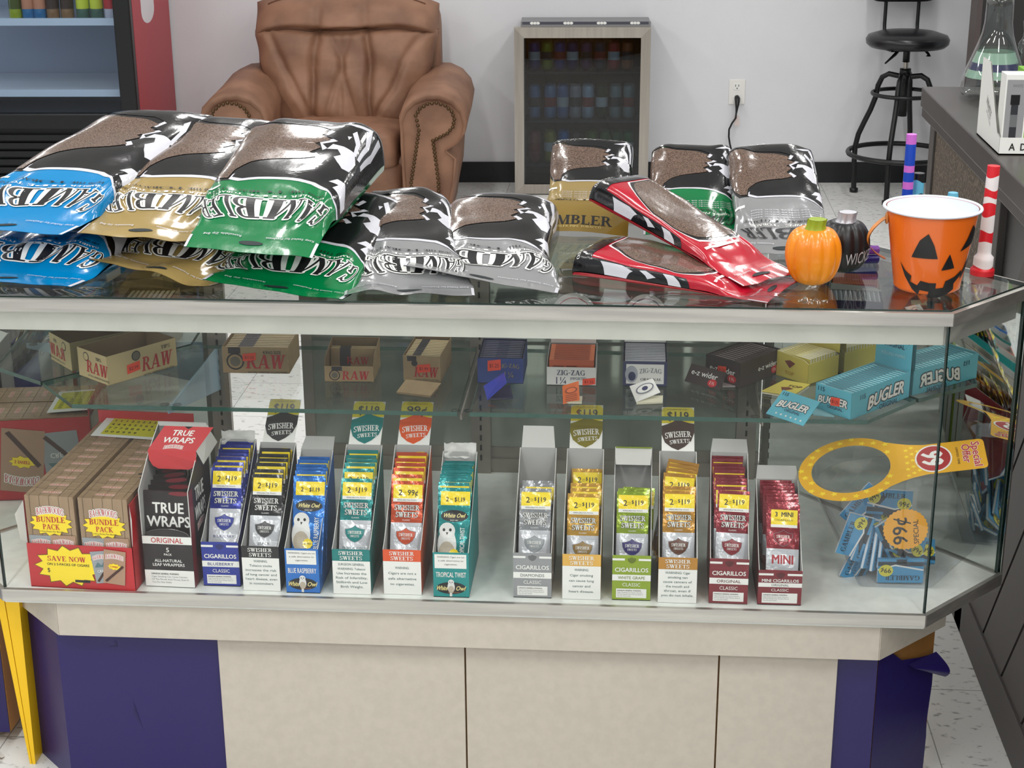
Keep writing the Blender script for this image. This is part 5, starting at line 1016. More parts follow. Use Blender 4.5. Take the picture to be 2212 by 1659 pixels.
# ---------------------------------------------------------------- black and red wraps box
def wraps():
    BK = mat('wraps_black', (42, 34, 36), .42, rgb2=(30, 25, 27), vscale=30); MR = mat('wraps_maroon', (122, 32, 44), .45); RD = mat('wraps_red', (196, 52, 58), .45)
    X, Y, W, D = -.857, 2.579, .090, .135
    t = thing('wraps_box', 'black cardboard wraps box with open red lid, beside the red cigar tray', 'box', (X, Y, ZB), -.03)
    m = MB(); sd = [(0, 0), (D, 0), (D, .262), (.075, .235), (.03, .205), (0, .185)]
    for s, x in ((-1, 0), (1, W)):
        m.face([(x, y, z) for y, z in sd], BK); m.face([(x-s*.0015, y, z) for y, z in sd], GREYCARD)
        for i in (2, 3, 4): a, b = sd[i], sd[i+1]; m.face([(x, *a), (x, *b), (x-s*.0015, *b), (x-s*.0015, *a)], CARD)
        m.face([(x, 0, .1), (x, 0, .185), (x-s*.0015, 0, .185), (x-s*.0015, 0, .1)], CARD)
    m.box(0, W, D-.0015, D, 0, .265, GREYCARD); m.box(0, W, 0, D, 0, .0015, BK)
    arch = [(W*.5+.040*math.cos(PI*k/16), .1+.013*math.sin(PI*k/16)) for k in range(17)]
    m.face([(x, 0, z) for x, z in [(0, 0), (W, 0), (W, .099)]+arch+[(0, .099)]], BK); m.face([(x, .0012, z) for x, z in [(0, 0), (W, 0), (W, .099)]+arch+[(0, .099)]], GREYCARD)
    M = front(0, -.0003, 0)
    m.rect(M, 0, W, .084, .099, WHITE, 1); m.text(M, 'ORIGINAL', W/2, .0915, .010, BWR, 2, width=.058, bold=.01); m.text(M, '5', W/2, .073, .0085, WHITE, 2, bold=.02); m.text(M, 'PACK', W/2, .0640, .0040, WHITE, 2, bold=.02)
    m.text(M, 'ALL-NATURAL', W/2, .052, .0055, WHITE, 2, bold=.02, width=.050); m.text(M, 'LEAF WRAPPERS', W/2, .044, .0055, WHITE, 2, bold=.02, width=.058); m.rect(M, 0, W, .001, .033, WHITE, 1)
    for k, s in enumerate(('SURGEON GENERAL WARNING:', 'Cigar Smoking Can Cause Cancers', 'Of The Mouth And Throat, Even If', 'You Do Not Inhale')): m.text(M, s, .012, .026-.0055*k, .0032, INK if k == 0 else mat('fine_print', (120, 120, 124), .6), 2, width=.0021*len(s), align='L', bold=.02 if k == 0 else 0)
    MS = flat((W+.0003, 0, 0), (0, 1, 0), (0, 0, 1)); m.rect(MS, 0, .022, .0, .185, MR, 1); m.rect(MS, .022, D, 0, .05, MR, 1); m.text(MS, 'TRUE', .062, .165, .026, WHITE, 2, bold=.03, width=.05); m.text(MS, 'WRAPS', .062, .130, .026, WHITE, 2, bold=.03, width=.062); arch_text(m, MS, 'BACKWOODS', .062, .105, .012, .045, 2)
    m.build('carton', t)
    lid = MB(); A = Vector((.012, .105, .268)); B = Vector((.003, .060, .239)); ux = Vector((1, 0, 0)); LW = .092
    Ml = flat(B, (1, 0, 0), (A-B).normalized()); L = (A-B).length
    lid.art(Ml, [(0, 0), (LW-.004, 0), (LW+.008, L), (LW*.55+.012, L), (LW*.5+.01, L-.006), (LW*.42+.008, L), (.010, L)], RD, 0); lid.text(Ml, 'TRUE', LW*.5+.004, L*.72, .012, WHITE, 2, bold=.03, width=.038, slant=.1); lid.text(Ml, 'WRAPS', LW*.5+.002, L*.42, .012, WHITE, 2, bold=.03, width=.056, slant=.1); arch_text(lid, Ml, 'BACKWOODS', LW*.48, L*.16, .007, .034, 2)
    q = [(LW-.004, 0), (LW-.004, -.020), (LW-.008, -.030), (LW-.018, -.036), (.018, -.036), (.008, -.030), (.002, -.018), (0, 0)]
    lid.face([B+Vector((x, -.004*(1 if z < -.01 else 0), z*.95)) for x, z in q], RD)
    lid.face([A+Vector((LW-.002, 0, 0)), B+Vector((LW-.004, 0, 0)), B+Vector((LW+.004, .012, -.03)), A+Vector((LW+.004, .03, -.04))], CARD); lid.face([A+Vector((0, 0, 0)), A+Vector((LW, 0, 0)), Vector((W, D, .262)), Vector((0, D, .262))], CARD)
    lid.build('lid', t)
    def wp():
        m = MB(); w, h = .086, .172; m.box(-w/2, w/2, 0, .0025, 0, h, BK); M = front(0, -.0003, 0)
        m.text(M, 'TRUE', 0, .141, .0195, WHITE, 1, bold=.03, width=.056); m.text(M, 'WRAPS', 0, .1155, .0195, WHITE, 1, bold=.03, width=.078); arch_text(m, M, 'BACKWOODS', .004, .094, .0125, .044, 2, .5)
        MB_ = flat((w/2, .0028, 0), (-1, 0, 0), (0, 0, 1)); m.rect(MB_, 0, w, 0, h, MR, 1); m.disc(M, .022, .168, .02, .004, MR, 1); return m
    o = None
    for k, (dy, dx, dz, tl, rl) in enumerate(((.006, 0, .004, 4, .5), (.03, .002, .004, 6, -3), (.042, .004, .010, 7, -7), (.055, .005, .014, 8, -10), (.070, .006, .018, 8, -13), (.100, 0, .03, 4, 0))):
        if o is None: n = o = wp().build('wrap_pouch')
        else: n = o.copy(); COL.objects.link(n)
        n.location = (X+W/2+dx, Y+dy, ZB+.002+dz); n.rotation_euler = (-R(tl), R(rl), -.03)
        tag(n, 'black wrap pouch in the red-lidded box, %s' % ('front one with large white lettering' if k == 0 else ORD[k]+' counting from the front'), 'pouch', 'black wrap pouches')
wraps()
# ---------------------------------------------------------------- clear jar of blue paper packs
def jar():
    t = thing('clear_jar', 'clear plastic candy jar with slanted mouth and yellow starred collar in the case corner', 'jar', (.49, 2.72, ZB))
    OFF = Vector((.49, 2.72, ZB)); C = Vector((.392, 2.70, .632)); n = Vector((-.22, -.22, .93)).normalized()
    e1 = (Vector((1, -.05, 0)) - n*n.dot(Vector((1, -.05, 0)))).normalized(); e2 = n.cross(e1)
    import bmesh
    bm = bmesh.new(); F = [(.374, .563), (.461, .630), (.560, .646), (.613, .512), (.605, .497), (.543, ZB+.003), (.535, ZB+.0005), (.420, ZB+.0005), (.412, ZB+.004)]
    for y, s in ((2.655, .985), (2.662, 1.0), (2.768, 1.0), (2.775, .985)):
        for x, z in F: bm.verts.new(Vector((.49+(x-.49)*s+0, y, .53+(z-.53)*(s if z > .44 else 1)))-OFF)
    for k in range(24):
        a = 2*PI*k/24; bm.verts.new(C + (e1*math.cos(a)+e2*math.sin(a))*.070 - n*.03 - OFF)
    bmesh.ops.convex_hull(bm, input=list(bm.verts)); me = bpy.data.meshes.new('body'); bm.to_mesh(me); bm.free(); me.materials.append(PLASTIC)
    b = bpy.data.objects.new('body', me); COL.objects.link(b); b.parent = t; bv = b.modifiers.new('soft_edges', 'BEVEL'); bv.width = .006; bv.segments = 3; bv.limit_method = 'ANGLE'
    m = MB(); m.grid(lambda u, v: C+(e1*math.cos(2*PI*u)+e2*math.sin(2*PI*u))*(.070-.003*v)+n*(-.032+.036*v)-OFF, 40, 3, PLASTIC, True, True); m.build('neck', t)
    CY = mat('collar_yellow', (228, 172, 30), .4); CS = mat('collar_star', (250, 220, 50), .4)
    d2 = Vector((.97, .13, .09)).normalized(); n2 = d2.cross(e2).normalized()
    def Mp(u, v, k=0):
        if u <= .085: return C+e1*u+e2*v+n*(.001+k)-OFF
        return C+e1*.085+d2*(u-.085)+e2*v+n2*k+n*.001-OFF
    m = MB(); N = 64; ro, ri = .092, .069; TL, TW = .238, .044
    outer = []
    for k in range(N):
        a = 2*PI*k/N; d = ro; x, y = d*math.cos(a), d*math.sin(a); outer.append((x, y))
    for k in range(N):
        a0, a1 = 2*PI*k/N, 2*PI*(k+1)/N
        m.face([Mp(ri*math.cos(a0), ri*math.sin(a0)), Mp(ro*math.cos(a0), ro*math.sin(a0)), Mp(ro*math.cos(a1), ro*math.sin(a1)), Mp(ri*math.cos(a1), ri*math.sin(a1))], CY)
    m.art(Mp, [(.06, .068), (.085, .056), (.105, .049), (.13, TW), (TL-.008, TW), (TL-.002, TW-.003), (TL, TW-.010), (TL, -TW+.010), (TL-.002, -TW+.003), (TL-.008, -TW), (.13, -TW), (.105, -.049), (.085, -.056), (.06, -.068), (.07, -.05), (.080, -.02), (.080, .02), (.07, .05)], CY, .3, .02)
    for k in range(22):
        a = .5+k*(2*PI-1.0)/21; r = .081+.006*((k*5) % 3-1); m.star(Mp, r*math.cos(a), r*math.sin(a), .007, .007, CS, 1.5, 5, .45, ph=k)
    for k in range(14): m.star(Mp, .098+.010*(k % 3), -.042+.0062*k, .0055, .0055, CS, 2, 5, .45, ph=k*.7)
    m.disc(Mp, .145, 0, .033, .040, WHITE, 2); m.disc(Mp, .145, 0, .030, .0365, mat('badge_red', (172, 40, 44), .4), 3)
    m.text(Mp, '99', .143, 0, .036, WHITE, 4, bold=.05, width=.040, rot=-PI/2); m.text(Mp, 'Special', .222, 0, .014, BWR, 3, bold=.03, width=.072, rot=-PI/2, outline=WHITE, ow=.0012); m.text(Mp, 'Offer', .204, .004, .014, BWR, 3, bold=.03, width=.054, rot=-PI/2, outline=WHITE, ow=.0012); m.text(Mp, 'LIMITED TIME', .188, 0, .004, INK, 3, width=.05, rot=-PI/2)
    m.build('collar_card', t)
    m = MB(); Ms = front(.487-OFF.x, 2.6535-OFF.y, .540-OFF.z); m.star(Ms, 0, 0, .0395, .0395, mat('sticker_orange', (250, 176, 30), .45), 1, 30, .95); Mr = lambda u, v, k=0: Ms(-v*.96+u*.28*0, u, k)
    m.text(Mr, '99¢', -.004, .010, .026, INK, 2, bold=.02, width=.050, rot=.12); m.text(Mr, 'SPECIAL', -.004, -.019, .009, INK, 2, bold=.01, width=.046, rot=.12); m.build('price_sticker', t)
    # paper packs inside
    SK = mat('pack_sky_blue', (70, 152, 200), .4); DKB = mat('pack_dark', (40, 52, 66), .4); PW = mat('pack_paper_edge', (222, 226, 230), .6)
    m = MB(); w, h, d = .080, .046, .007; m.box(-w/2, w/2, 0, d, -h/2, h/2, SK); m.box(-w/2-.0005, w/2+.0005, .0015, d-.0015, -h/2+.001, h/2+.0005, PW); M = front(0, -.0003, 0)
    m.rect(M, -w/2, w/2, -h/2+.005, -.010, DKB, 1); m.rect(M, -.010, .008, -h/2, -h/2+.008, DKB, 1); m.art(M, [(-w/2, -.004), (.01, -.013), (w/2, -.004), (w/2, -.001), (.01, -.010), (-w/2, -.001)], WHITE, 2)
    m.text(M, 'GAMBLER', -.003, .013, .009, DKB, 2, True, width=.062); m.disc(M, .026, -.001, .0125, .0115, mat('pack_badge', (222, 214, 70), .4), 3); m.text(M, '99¢', .026, -.001, .009, INK, 4, bold=.02, width=.018)
    base = None
    spots = [(.487, 2.668, .452, (0, PI-.02, 0), 'upside down across the bottom, against the front wall'), (.404, 2.672, .516, (0.08, -1.30, 0), 'standing on end at the front, badge up'),
             (.432, 2.684, .50, (0, -1.2, .5), 'standing on edge next to the front upright one'), (.442, 2.69, .488, (0, -1.25, .9), 'second of the packs standing on edge'), (.452, 2.694, .484, (0, -1.3, 1.1), 'third of the packs standing on edge'),
             (.462, 2.70, .490, (0, -1.35, 1.2), 'fourth of the packs standing on edge'), (.420, 2.70, .456, (0, -1.15, .3), 'lowest of the packs at the slanted end'), (.432, 2.712, .462, (.2, -1.2, .5), 'leaning pack low at the slanted end'),
             (.474, 2.688, .505, (-.1, 1.12, .3), 'diagonal in the middle, white edge showing'), (.497, 2.70, .490, (-.5, .5, .2), 'sloping in the middle below the orange sticker'), (.515, 2.712, .478, (-.8, .2, .1), 'flat-lying pack at the right side of the heap'), (.505, 2.72, .462, (-1.2, .1, .3), 'lying pack under the sloping ones'),
             (.470, 2.735, .555, (-.15, .05, 0), 'topmost pack, lettering upright, behind the sticker'), (.425, 2.735, .545, (-.2, -.9, .1), 'top pack at the slanted end, behind the upright one'), (.445, 2.745, .53, (-.3, .2, 0), 'hidden pack behind the topmost one'), (.47, 2.742, .505, (-.3, .1, .1), 'back pack in the middle of the heap'), (.50, 2.745, .47, (-.4, -.1, 0), 'back pack low on the heap'), (.46, 2.75, .455, (-.2, 0, 0), 'lowest back pack')]
    for x, y, z, r, lb in spots:
        if base is None: o = base = m.build('paper_pack')
        else: o = base.copy(); COL.objects.link(o)
        o.location = (x, y, z); o.rotation_euler = r; tag(o, 'blue paper pack in the jar, '+lb, 'paper pack', 'blue paper packs in the jar')
jar()
# ================================================================ rolling paper boxes on the glass shelves
ZS = .7036
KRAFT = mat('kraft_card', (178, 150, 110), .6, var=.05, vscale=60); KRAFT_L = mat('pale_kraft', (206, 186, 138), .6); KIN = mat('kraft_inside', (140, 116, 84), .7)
def raw_mark(m, M, u, v, w, h, sub=True, circ=True):
    m.text(M, 'RAW', u+w*.12, v, h, BWR, 2, True, width=w*.62, slant=.12)
    if circ: m.disc(M, u-w*.36, v+.0*h, h*.62, h*.62, INK, 1); m.disc(M, u-w*.36, v, h*.5, h*.5, KRAFT, 1.5); m.disc(M, u-w*.36, v, h*.36, h*.36, mat('seal_grey', (110, 104, 90), .6), 2)
    if sub: m.text(M, 'NATURAL UNREFINED ROLLING PAPERS', u+w*.14, v-h*.78, h*.16, INK, 2, width=w*.62)
def sticker(t, M, u, v, s='$2.25', w=.024, h=.015):
    m = MB(); m.art(M, [(u-w/2, v-h/2-.001), (u+w/2, v-h/2+.002), (u+w/2, v+h/2+.002), (u-w/2, v+h/2-.001)], ORANGE_ST, 4); m.text(M, s, u, v, h*.36, mat('sticker_ink', (150, 30, 20), .5), 5, bold=.02, width=w*.7); m.build('price_sticker', t)
def paper_box(label, loc, rz, w, d, lip, back, mo, mi, art=None, sides=None, n=0, bk=None, gap=None, booklet_label='', lean=0.0, bh=None, y0=.006, lidf=None, along=False, name='paper_box', group='rolling paper boxes on the glass shelves', bw_=None):
    """open carton; local x along the front, y into the box. n booklets stand inside, one behind the other"""
    t = thing(name, label, 'box', (loc[0], loc[1], ZS), rz, group); th = .001
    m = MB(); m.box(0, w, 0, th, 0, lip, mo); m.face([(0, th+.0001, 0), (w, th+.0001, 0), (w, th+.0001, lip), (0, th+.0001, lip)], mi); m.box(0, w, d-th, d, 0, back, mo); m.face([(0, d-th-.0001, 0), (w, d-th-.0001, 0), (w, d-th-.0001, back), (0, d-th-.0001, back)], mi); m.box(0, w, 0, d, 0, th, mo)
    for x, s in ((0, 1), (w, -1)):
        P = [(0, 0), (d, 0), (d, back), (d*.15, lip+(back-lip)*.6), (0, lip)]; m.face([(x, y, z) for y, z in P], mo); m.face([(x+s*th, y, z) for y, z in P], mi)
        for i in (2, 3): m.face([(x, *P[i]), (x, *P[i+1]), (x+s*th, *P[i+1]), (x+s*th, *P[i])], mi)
    if art: art(m, front(0, -.0003, 0))
    if sides:
        sides(m, flat((w+.0003, 0, 0), (0, 1, 0), (0, 0, 1)), flat((-.0003, d, 0), (0, -1, 0), (0, 0, 1)), d)
    m.build('carton', t)
    if lidf: lidf(t)
    base = None; c, s = math.cos(rz), math.sin(rz); g = gap or ((w if along else d)-.012)/max(1, n)
    for k in range(n):
        lx, ly = (y0+g*k, d/2) if along else (w/2, y0+g*k)
        if base is None: base = o = bk().build('paper_booklet')
        else: o = base.copy(); COL.objects.link(o)
        o.location = (loc[0]+c*lx-s*ly, loc[1]+s*lx+c*ly, ZS+.0015); o.rotation_euler = (-lean, 0, rz-(PI/2 if along else 0))
        tag(o, '%s, %s' % (booklet_label, 'nearest the front' if k == 0 else (ORD[k]+' from the front' if k < 12 else 'number %d from the front' % (k+1))), 'paper booklet', booklet_label)
    return t
def booklet(w, h, d, cov, edge, art=None, top=None):
    def f():
        m = MB(); m.box(-w/2, w/2, 0, d, 0, h, cov); m.box(-w/2-.0003, w/2+.0003, d*.25, d*.75, .001, h+.0003, edge)
        if art: art(m, front(0, -.0003, 0))
        if top: top(m, flat((0, 0, h+.0004), (1, 0, 0), (0, 1, 0)))
        return m
    return f
DKP = mat('booklet_dark_band', (44, 40, 46), .5)
def round_lid(t, x, y, r, c):
    m = MB(); M = front(x, y-.0012, .05); pts = [(-r, 0)]+[(r*math.cos(PI-PI*k/20), .055+r*1.05*math.sin(PI*k/20)) for k in range(21)]+[(r, 0)]
    m.face([Vector((x+u, y, .05+v)) for u, v in pts], GREYCARD); m.art(M, pts, WHITE, 0); m.disc(M, 0, .052, r*.84, r*.92, mat('lid_ring_%d' % c[0], c, .5), 1); m.disc(M, 0, .052, r*.80, r*.87, WHITE, 2)
    m.disc(M, -.006, .052, r*.36, r*.55, mat('lid_ring_%d' % c[0], c, .5), 3); m.disc(M, .006, .056, r*.34, r*.42, mat('lid_oval', (206, 200, 196), .5), 4); m.build('lid', t)
# empty tips carton
def tips_sides(m, MR_, ML_, d):
    raw_mark(m, ML_, d*.52, .026, .115, .024, True, False); m.text(ML_, 'TIPS', d*.72, .046, .006, INK, 2, True, width=.018); m.disc(ML_, d*.30, .044, .009, .009, INK, 1); m.disc(ML_, d*.30, .044, .0072, .0072, KRAFT_L, 2)
t = paper_box('open empty tan tips carton turned cornerwise on the glass shelf', (-.989, 2.861), R(52), .160, .098, .0576, .0576, KRAFT_L, KIN, lambda m, M: (raw_mark(m, M, .10, .023, .115, .028, True, False), m.text(M, 'TIPS', .135, .047, .007, INK, 2, True, width=.022), m.disc(M, .066, .044, .010, .010, INK, 1), m.disc(M, .066, .044, .008, .008, mat('seal_grey', (110, 104, 90), .6), 2)), tips_sides)
sticker(t, front(0, -.0003, 0), .058, .022, '$2.99', .030, .018)
kb = lambda w: booklet(w, .046, .0085, KRAFT, mat('booklet_edge', (206, 190, 150), .6), lambda m, M: (m.rect(M, -w*.30, -w*.06, 0, .046, DKP, 1), m.text(M, 'RAW', w*.10, .022, .014, BWR, 2, True, width=w*.5)), lambda m, M: m.rect(M, -w*.30, -w*.06, 0, .0085, DKP, 1))
t = paper_box('wide tan paper box with dark striped booklets standing in it on the left shelf', (-.789, 2.949), R(1), .130, .11, .0535, .0535, KRAFT, KIN, lambda m, M: (raw_mark(m, M, .070, .024, .125, .028), m.rect(M, .012, .036, .040, .0525, DKP, 1), m.text(M, 'KING SIZE', .098, .043, .006, INK, 2, bold=.02, width=.035)), None, 9, kb(.124), None, 'tan booklet in the wide tan paper box')
sticker(t, front(0, -.0003, 0), .053, .033, '$3.25', .026, .015)
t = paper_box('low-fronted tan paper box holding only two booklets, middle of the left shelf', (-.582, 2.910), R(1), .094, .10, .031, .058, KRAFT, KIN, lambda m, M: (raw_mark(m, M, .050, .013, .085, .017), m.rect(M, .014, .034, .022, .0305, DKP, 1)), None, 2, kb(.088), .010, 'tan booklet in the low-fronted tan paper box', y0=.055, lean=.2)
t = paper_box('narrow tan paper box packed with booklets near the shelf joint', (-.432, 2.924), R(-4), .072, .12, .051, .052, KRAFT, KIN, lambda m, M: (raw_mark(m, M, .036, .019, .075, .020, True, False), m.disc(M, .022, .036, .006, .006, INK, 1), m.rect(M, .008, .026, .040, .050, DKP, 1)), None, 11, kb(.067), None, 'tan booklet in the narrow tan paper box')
sticker(t, front(0, -.0003, 0), .040, .026, '$1.99', .025, .016)
ZBLU = mat('paper_blue', (36, 66, 140), .5); ZDK = mat('paper_navy', (34, 36, 72), .5); GOLDT = mat('gold_lettering', (150, 136, 90), .5)
t = paper_box('blue paper box with navy booklets at the end of the right shelf', (-.289, 2.918), R(0), .087, .12, .050, .051, ZBLU, ZDK, lambda m, M: (m.text(M, 'ZIG-ZAG', .060, .036, .008, GOLDT, 2, True, width=.040, warp=lambda x, y: (x, y-6*x*x)), m.text(M, '1¼', .060, .018, .012, GOLDT, 2)), None, 10, booklet(.080, .048, .009, ZDK, mat('navy_edge', (60, 62, 92), .6), None, lambda m, M: [m.rect(M, x-.012, x+.012, .002, .004, mat('print_grey', (130, 130, 150), .6), 1) for x in (-.022, .024)]), None, 'navy booklet in the blue paper box')
sticker(t, front(0, -.0003, 0), .032, .036, '$1.25', .025, .021)
ZOR = mat('paper_orange', (206, 96, 54), .5)
t = paper_box('white-fronted paper box with orange booklets on the right shelf', (-.157, 2.914), 0, .093, .11, .036, .050, WHITE, GREYCARD, lambda m, M: (m.text(M, 'ZIG-ZAG', .046, .0255, .010, mat('zz_navy', (50, 56, 96), .5), 2, True, width=.054), m.text(M, '1', .019, .010, .014, mat('zz_navy', (50, 56, 96), .5), 2), m.text(M, '¼', .031, .010, .014, mat('zz_navy', (50, 56, 96), .5), 2), m.text(M, 'IMPORTED', .060, .014, .0055, mat('zz_navy', (50, 56, 96), .5), 2, width=.03)), None, 18, booklet(.084, .047, .0052, ZOR, mat('orange_edge', (226, 136, 92), .6), lambda m, M: [m.rect(M, x-.01, x+.01, .03, .036, mat('orange_print', (140, 60, 34), .5), 1) for x in (-.025, 0)], lambda m, M: m.rect(M, -.034, .034, .0015, .0032, mat('orange_print', (140, 60, 34), .5), 1)), None, 'orange booklet in the white-fronted box', lidf=lambda t: round_lid(t, .0465, .109, .044, (186, 60, 44)))
sticker(t, front(0, -.0003, 0), .080, .008, '$1.25', .024, .013)
ZW = mat('paper_silver', (200, 202, 208), .5)
def zz_art(m, M):
    m.rect(M, .006, .077, .005, .044, WHITE, 1); m.text(M, 'ZIG-ZAG', .052, .032, .009, mat('zz_grey', (110, 116, 130), .5), 2, True, width=.042, warp=lambda x, y: (x, y-5*x*x)); m.text(M, 'ORIGINAL', .053, .014, .005, INK, 2, True, width=.040)
    m.disc(M, .016, .024, .012, .017, mat('emblem_grey', (176, 180, 190), .5), 2); m.disc(M, .017, .020, .007, .009, mat('zz_navy', (50, 56, 96), .5), 3)
t = paper_box('navy-edged white paper box with silver booklets on the right shelf', (-.013, 2.917), 0, .083, .12, .049, .050, mat('zz_navy_box', (52, 58, 100), .5), ZDK, zz_art, None, 11, booklet(.076, .048, .0085, ZW, mat('silver_edge', (120, 122, 130), .5), None, lambda m, M: m.rect(M, -.038, .038, .006, .0082, mat('booklet_line', (70, 72, 84), .5), 1)), None, 'silver booklet in the navy-edged box', lidf=lambda t: round_lid(t, .0415, .119, .040, (90, 92, 120)))
EZB = mat('paper_brown_black', (58, 46, 46), .45)
def ez(m, M, u, v, w):
    m.text(M, 'e·z wider', u, v, w*.17, WHITE, 2, True, width=w) if False else m.text(M, 'e-z wider', u, v, w*.18, WHITE, 2, bold=.012, width=w); m.disc(M, u+w*.38, v-w*.22, w*.17, w*.13, mat('ez_red', (190, 36, 44), .45), 1.5); m.text(M, '1½', u+w*.38, v-w*.22, w*.11, WHITE, 3)
t = paper_box('dark brown paper box turned cornerwise between the white and yellow boxes', (.206, 2.914), R(49), .125, .082, .050, .050, EZB, EZB, lambda m, M: ez(m, M, .085, .026, .058), lambda m, MR_, ML_, d: ez(m, ML_, d*.5, .028, .060), 12, booklet(.076, .047, .0088, EZB, mat('ez_edge', (80, 66, 64), .5), None, lambda m, M: m.rect(M, -.024, .02, .003, .0048, mat('print_grey2', (190, 180, 176), .6), 1)), None, 'dark brown booklet in the brown box', along=True)
sticker(t, flat((-.0003, .082, 0), (0, -1, 0), (0, 0, 1)), .040, .028, '$1.25', .02, .013)
TOPY = mat('paper_yellow', (216, 200, 92), .5); TOPI = mat('paper_cream', (226, 222, 196), .6)
def top_lid(t):
    m = MB(); M = flat((.0885, .077, .045), (0, -1, 0), (.05, 0, 1)); m.rect(M, 0, .079, 0, .055, TOPY, 0); M2 = M; m.text(M2, 'PREMIUM', .04, .035, .008, mat('top_gold', (190, 140, 40), .5), 2, bold=.02, width=.055); m.text(M2, 'ROLLING PAPERS', .04, .024, .007, mat('top_gold', (190, 140, 40), .5), 2, bold=.02, width=.066); m.build('lid', t)
t = paper_box('yellow paper box with cream paper edges showing, behind the light blue box', (.336, 2.943), R(45), .090, .078, .040, .050, TOPY, TOPI, None, lambda m, MR_, ML_, d: (m.art(ML_, [(.02, .034), (.033, .022), (.046, .034), (.033, .038)], mat('top_spinner', (120, 60, 44), .5), 1), m.text(ML_, 'TOP', .033, .012, .007, mat('top_gold', (190, 140, 40), .5), 2, bold=.02, width=.022)), 10, booklet(.072, .046, .0076, TOPY, TOPI, None, lambda m, M: (m.rect(M, .012, .0365, .001, .0066, TOPI, 1), m.rect(M, -.03, .0, .003, .0045, mat('top_print', (150, 130, 60), .6), 1))), None, 'yellow booklet in the yellow box', lidf=top_lid, along=True)
BG = mat('paper_light_blue', (98, 188, 208), .5); BGI = mat('paper_blue_inside', (150, 206, 216), .6)
def bugler(m, M, u, v, w, orig=True, n115=True, rot=0):
    h = w*.185; m.text(M, 'BUGLER', u, v, h, WHITE, 3, bold=.05, width=w*.86, slant=.18, outline=INK, ow=h*.13, warp=lambda x, y: (x, y+.06*x-h*.9*(x/w)**2)); 
    if n115: m.text(M, '115', u-w*(.58 if w > .1 else .36), v+h*(.45 if w > .1 else 1.2), .009 if w > .1 else .008, mat('bugler_navy', (24, 62, 90), .5), 2, bold=.02)
    if orig: m.text(M, '· ORIGINAL ·', u+w*.06, v-h*.95, h*.40, mat('bugler_navy', (24, 62, 90), .5), 2, bold=.02, width=w*.56)
def bug_lid(t):
    m = MB(); M = flat((.1755, .079, .048), (0, -1, 0), (.01, 0, 1)); m.rect(M, 0, .080, 0, .066, BG, 0)
    Mf = M; m.text(Mf, '· ORIGINAL ·', .04, .044, .008, mat('bugler_navy', (24, 62, 90), .5), 3, bold=.02, width=.056); m.text(Mf, 'ROLLING PAPERS', .04, .026, .006, mat('bugler_pale', (170, 216, 224), .5), 3, bold=.02, width=.052); m.text(Mf, 'BUGLER', .04, .060, .013, WHITE, 3, bold=.05, width=.066, outline=INK, ow=.0018); m.build('lid', t)
t = paper_box('light blue paper box with upright lid at the shelf corner', (.394, 2.757), R(46.5), .177, .080, .050, .050, BG, BGI, lambda m, M: bugler(m, M, .105, .026, .125), lambda m, MR_, ML_, d: bugler(m, ML_, d*.5, .026, .074), 17, booklet(.075, .046, .0092, BG, BGI, None, lambda m, M: (m.rect(M, -.036, .037, .0082, .0094, mat('bugler_shade', (40, 96, 116), .5), 1), m.rect(M, -.026, .014, .003, .0052, mat('bugler_navy', (24, 62, 90), .5), 1))), None, 'light blue booklet in the light blue box', lidf=bug_lid, along=True)
sticker(t, flat((-.0003, .080, 0), (0, -1, 0), (0, 0, 1)), .045, .025, '$1.25', .020, .016)
# ---------------------------------------------------------------- sample booklets lying open in front of the boxes
def sample(label, cov, base, mc, mb, art=None, w=1):
    """cov: four world points bottom-left, bottom-right, top-right, top-left of the raised cover; base: the flap on the shelf"""
    c = sum((Vector(p) for p in cov), Vector())/4; c.z = ZS; t = thing('sample_booklet', label, 'paper booklet', c, 0, 'sample booklets opened on the glass shelves')
    A, B, C_, D_ = [Vector(p)-c for p in cov]; n = (B-A).cross(D_-A).normalized()
    m = MB(); q = [A, B, C_, D_]; m.face(q, mc); m.face([p-n*.0012 for p in reversed(q)], mc)
    for i in range(4): j = (i+1) % 4; m.face([q[i], q[j], q[j]-n*.0012, q[i]-n*.0012], mc)
    if art:
        L = (B-A).length; H = (D_-A).length; M = lambda x, y, k=0: A+(B-A)*(x/L)+(D_-A)*(y/H)+n*(.0003+k); art(m, M, L, H)
    m.build('cover', t)
    if base:
        b = MB(); P = [Vector(p)-c for p in base]; b.face(P, mb); b.face([p+Vector((0, 0, .003)) for p in P], mb); k = len(P)
        for i in range(k): j = (i+1) % k; b.face([P[i], P[j], P[j]+Vector((0, 0, .003)), P[i]+Vector((0, 0, .003))], mb)
        b.build('paper_leaves', t)
z = ZS+.0005
sample('light blue folded sample booklet overhanging the shelf edge before the light blue box', [(.246, 2.781, z), (.307, 2.721, z), (.338, 2.754, .738), (.278, 2.815, .738)], [(.330, 2.775, z), (.366, 2.768, z), (.345, 2.80, z), (.30, 2.83, z)], BG, BGI, lambda m, M, L, H: (bugler(m, M, L*.5, H*.56, L*.88, True, False), m.text(M, '115', L*.14, H*.88, .007, mat('bugler_navy', (24, 62, 90), .5), 2, bold=.02), [m.star(M, L*(.22+.13*k), H*.13, .0028, .0028, WHITE, 2, 5, .45) for k in range(6)]))
sample('dark brown folded sample booklet propped before the brown box', [(.104, 2.950, z), (.169, 2.899, z), (.181, 2.914, .735), (.117, 2.965, .735)], [(.175, 2.918, z), (.205, 2.921, z), (.19, 2.945, z), (.13, 2.985, z)], EZB, mat('ez_leaf', (150, 140, 138), .6), lambda m, M, L, H: ez(m, M, L*.46, H*.62, L*.72))
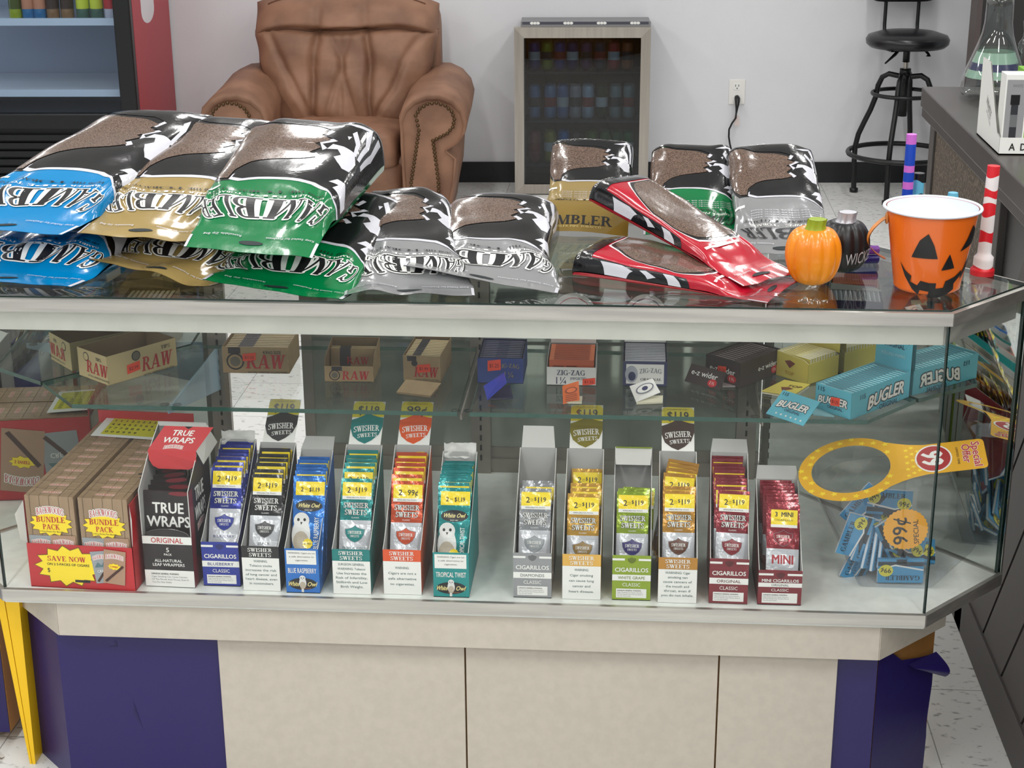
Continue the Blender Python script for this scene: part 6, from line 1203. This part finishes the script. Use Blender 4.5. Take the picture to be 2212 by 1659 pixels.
sample('yellow sample booklet lying flat before the yellow box', [(.245, 2.886, z+.006), (.300, 2.861, z+.006), (.339, 2.928, z+.006), (.293, 2.952, z+.006)], [(.247, 2.888, z), (.300, 2.864, z), (.337, 2.926, z), (.293, 2.950, z)], TOPY, TOPI, lambda m, M, L, H: (m.text(M, 'TOP', L*.62, H*.62, .011, mat('top_brown', (92, 58, 40), .5), 2, bold=.02, width=.026), m.art(M, [(L*.3, H*.45), (L*.5, H*.22), (L*.7, H*.45), (L*.5, H*.52)], mat('top_spinner', (120, 60, 44), .5), 1)))
sample('bright blue sample booklet opened before the blue box', [(-.262, 2.818, z+.002), (-.228, 2.845, .731), (-.236, 2.893, .734), (-.274, 2.878, .712)], [(-.262, 2.822, z), (-.215, 2.831, z), (-.226, 2.90, z), (-.265, 2.88, z)], mat('bright_blue_cover', (44, 60, 190), .4), ZDK)
sample('orange sample booklet standing ajar before the orange booklets', [(-.121, 2.808, z), (-.091, 2.821, z+.003), (-.094, 2.842, .738), (-.123, 2.822, .735)], [(-.119, 2.812, z), (-.087, 2.812, z), (-.087, 2.845, z), (-.115, 2.845, z)], mat('bright_orange_cover', (240, 120, 60), .5), TOPI, lambda m, M, L, H: (m.disc(M, L*.5, H*.66, L*.36, H*.16, mat('orange_print', (140, 60, 34), .5), 1), m.disc(M, L*.5, H*.66, L*.28, H*.12, mat('bright_orange_cover', (240, 120, 60), .5), 2), [m.rect(M, L*.15, L*.85, H*(.10+.1*k), H*(.13+.1*k), mat('orange_print', (140, 60, 34), .5), 1) for k in range(4)]))
sample('white sample booklet opened before the navy-edged box', [(.013, 2.818, z+.003), (.057, 2.850, .716), (.042, 2.870, .736), (0, 2.836, .732)], [(.013, 2.814, z), (.061, 2.823, z), (.062, 2.858, z), (.014, 2.852, z)], WHITE, TOPI, lambda m, M, L, H: (m.disc(M, L*.5, H*.55, L*.36, H*.26, mat('zz_grey', (110, 116, 130), .5), 1), m.disc(M, L*.5, H*.55, L*.31, H*.21, WHITE, 2), m.disc(M, L*.5, H*.55, L*.12, H*.12, mat('zz_navy', (50, 56, 96), .5), 3)))
sample('brown sample booklet lying open before the narrow tan box', [(-.435, 2.850, z+.003), (-.369, 2.832, z+.003), (-.352, 2.862, .722), (-.421, 2.878, .722)], [(-.435, 2.848, z), (-.369, 2.829, z), (-.359, 2.879, z), (-.428, 2.893, z)], KRAFT, KIN)
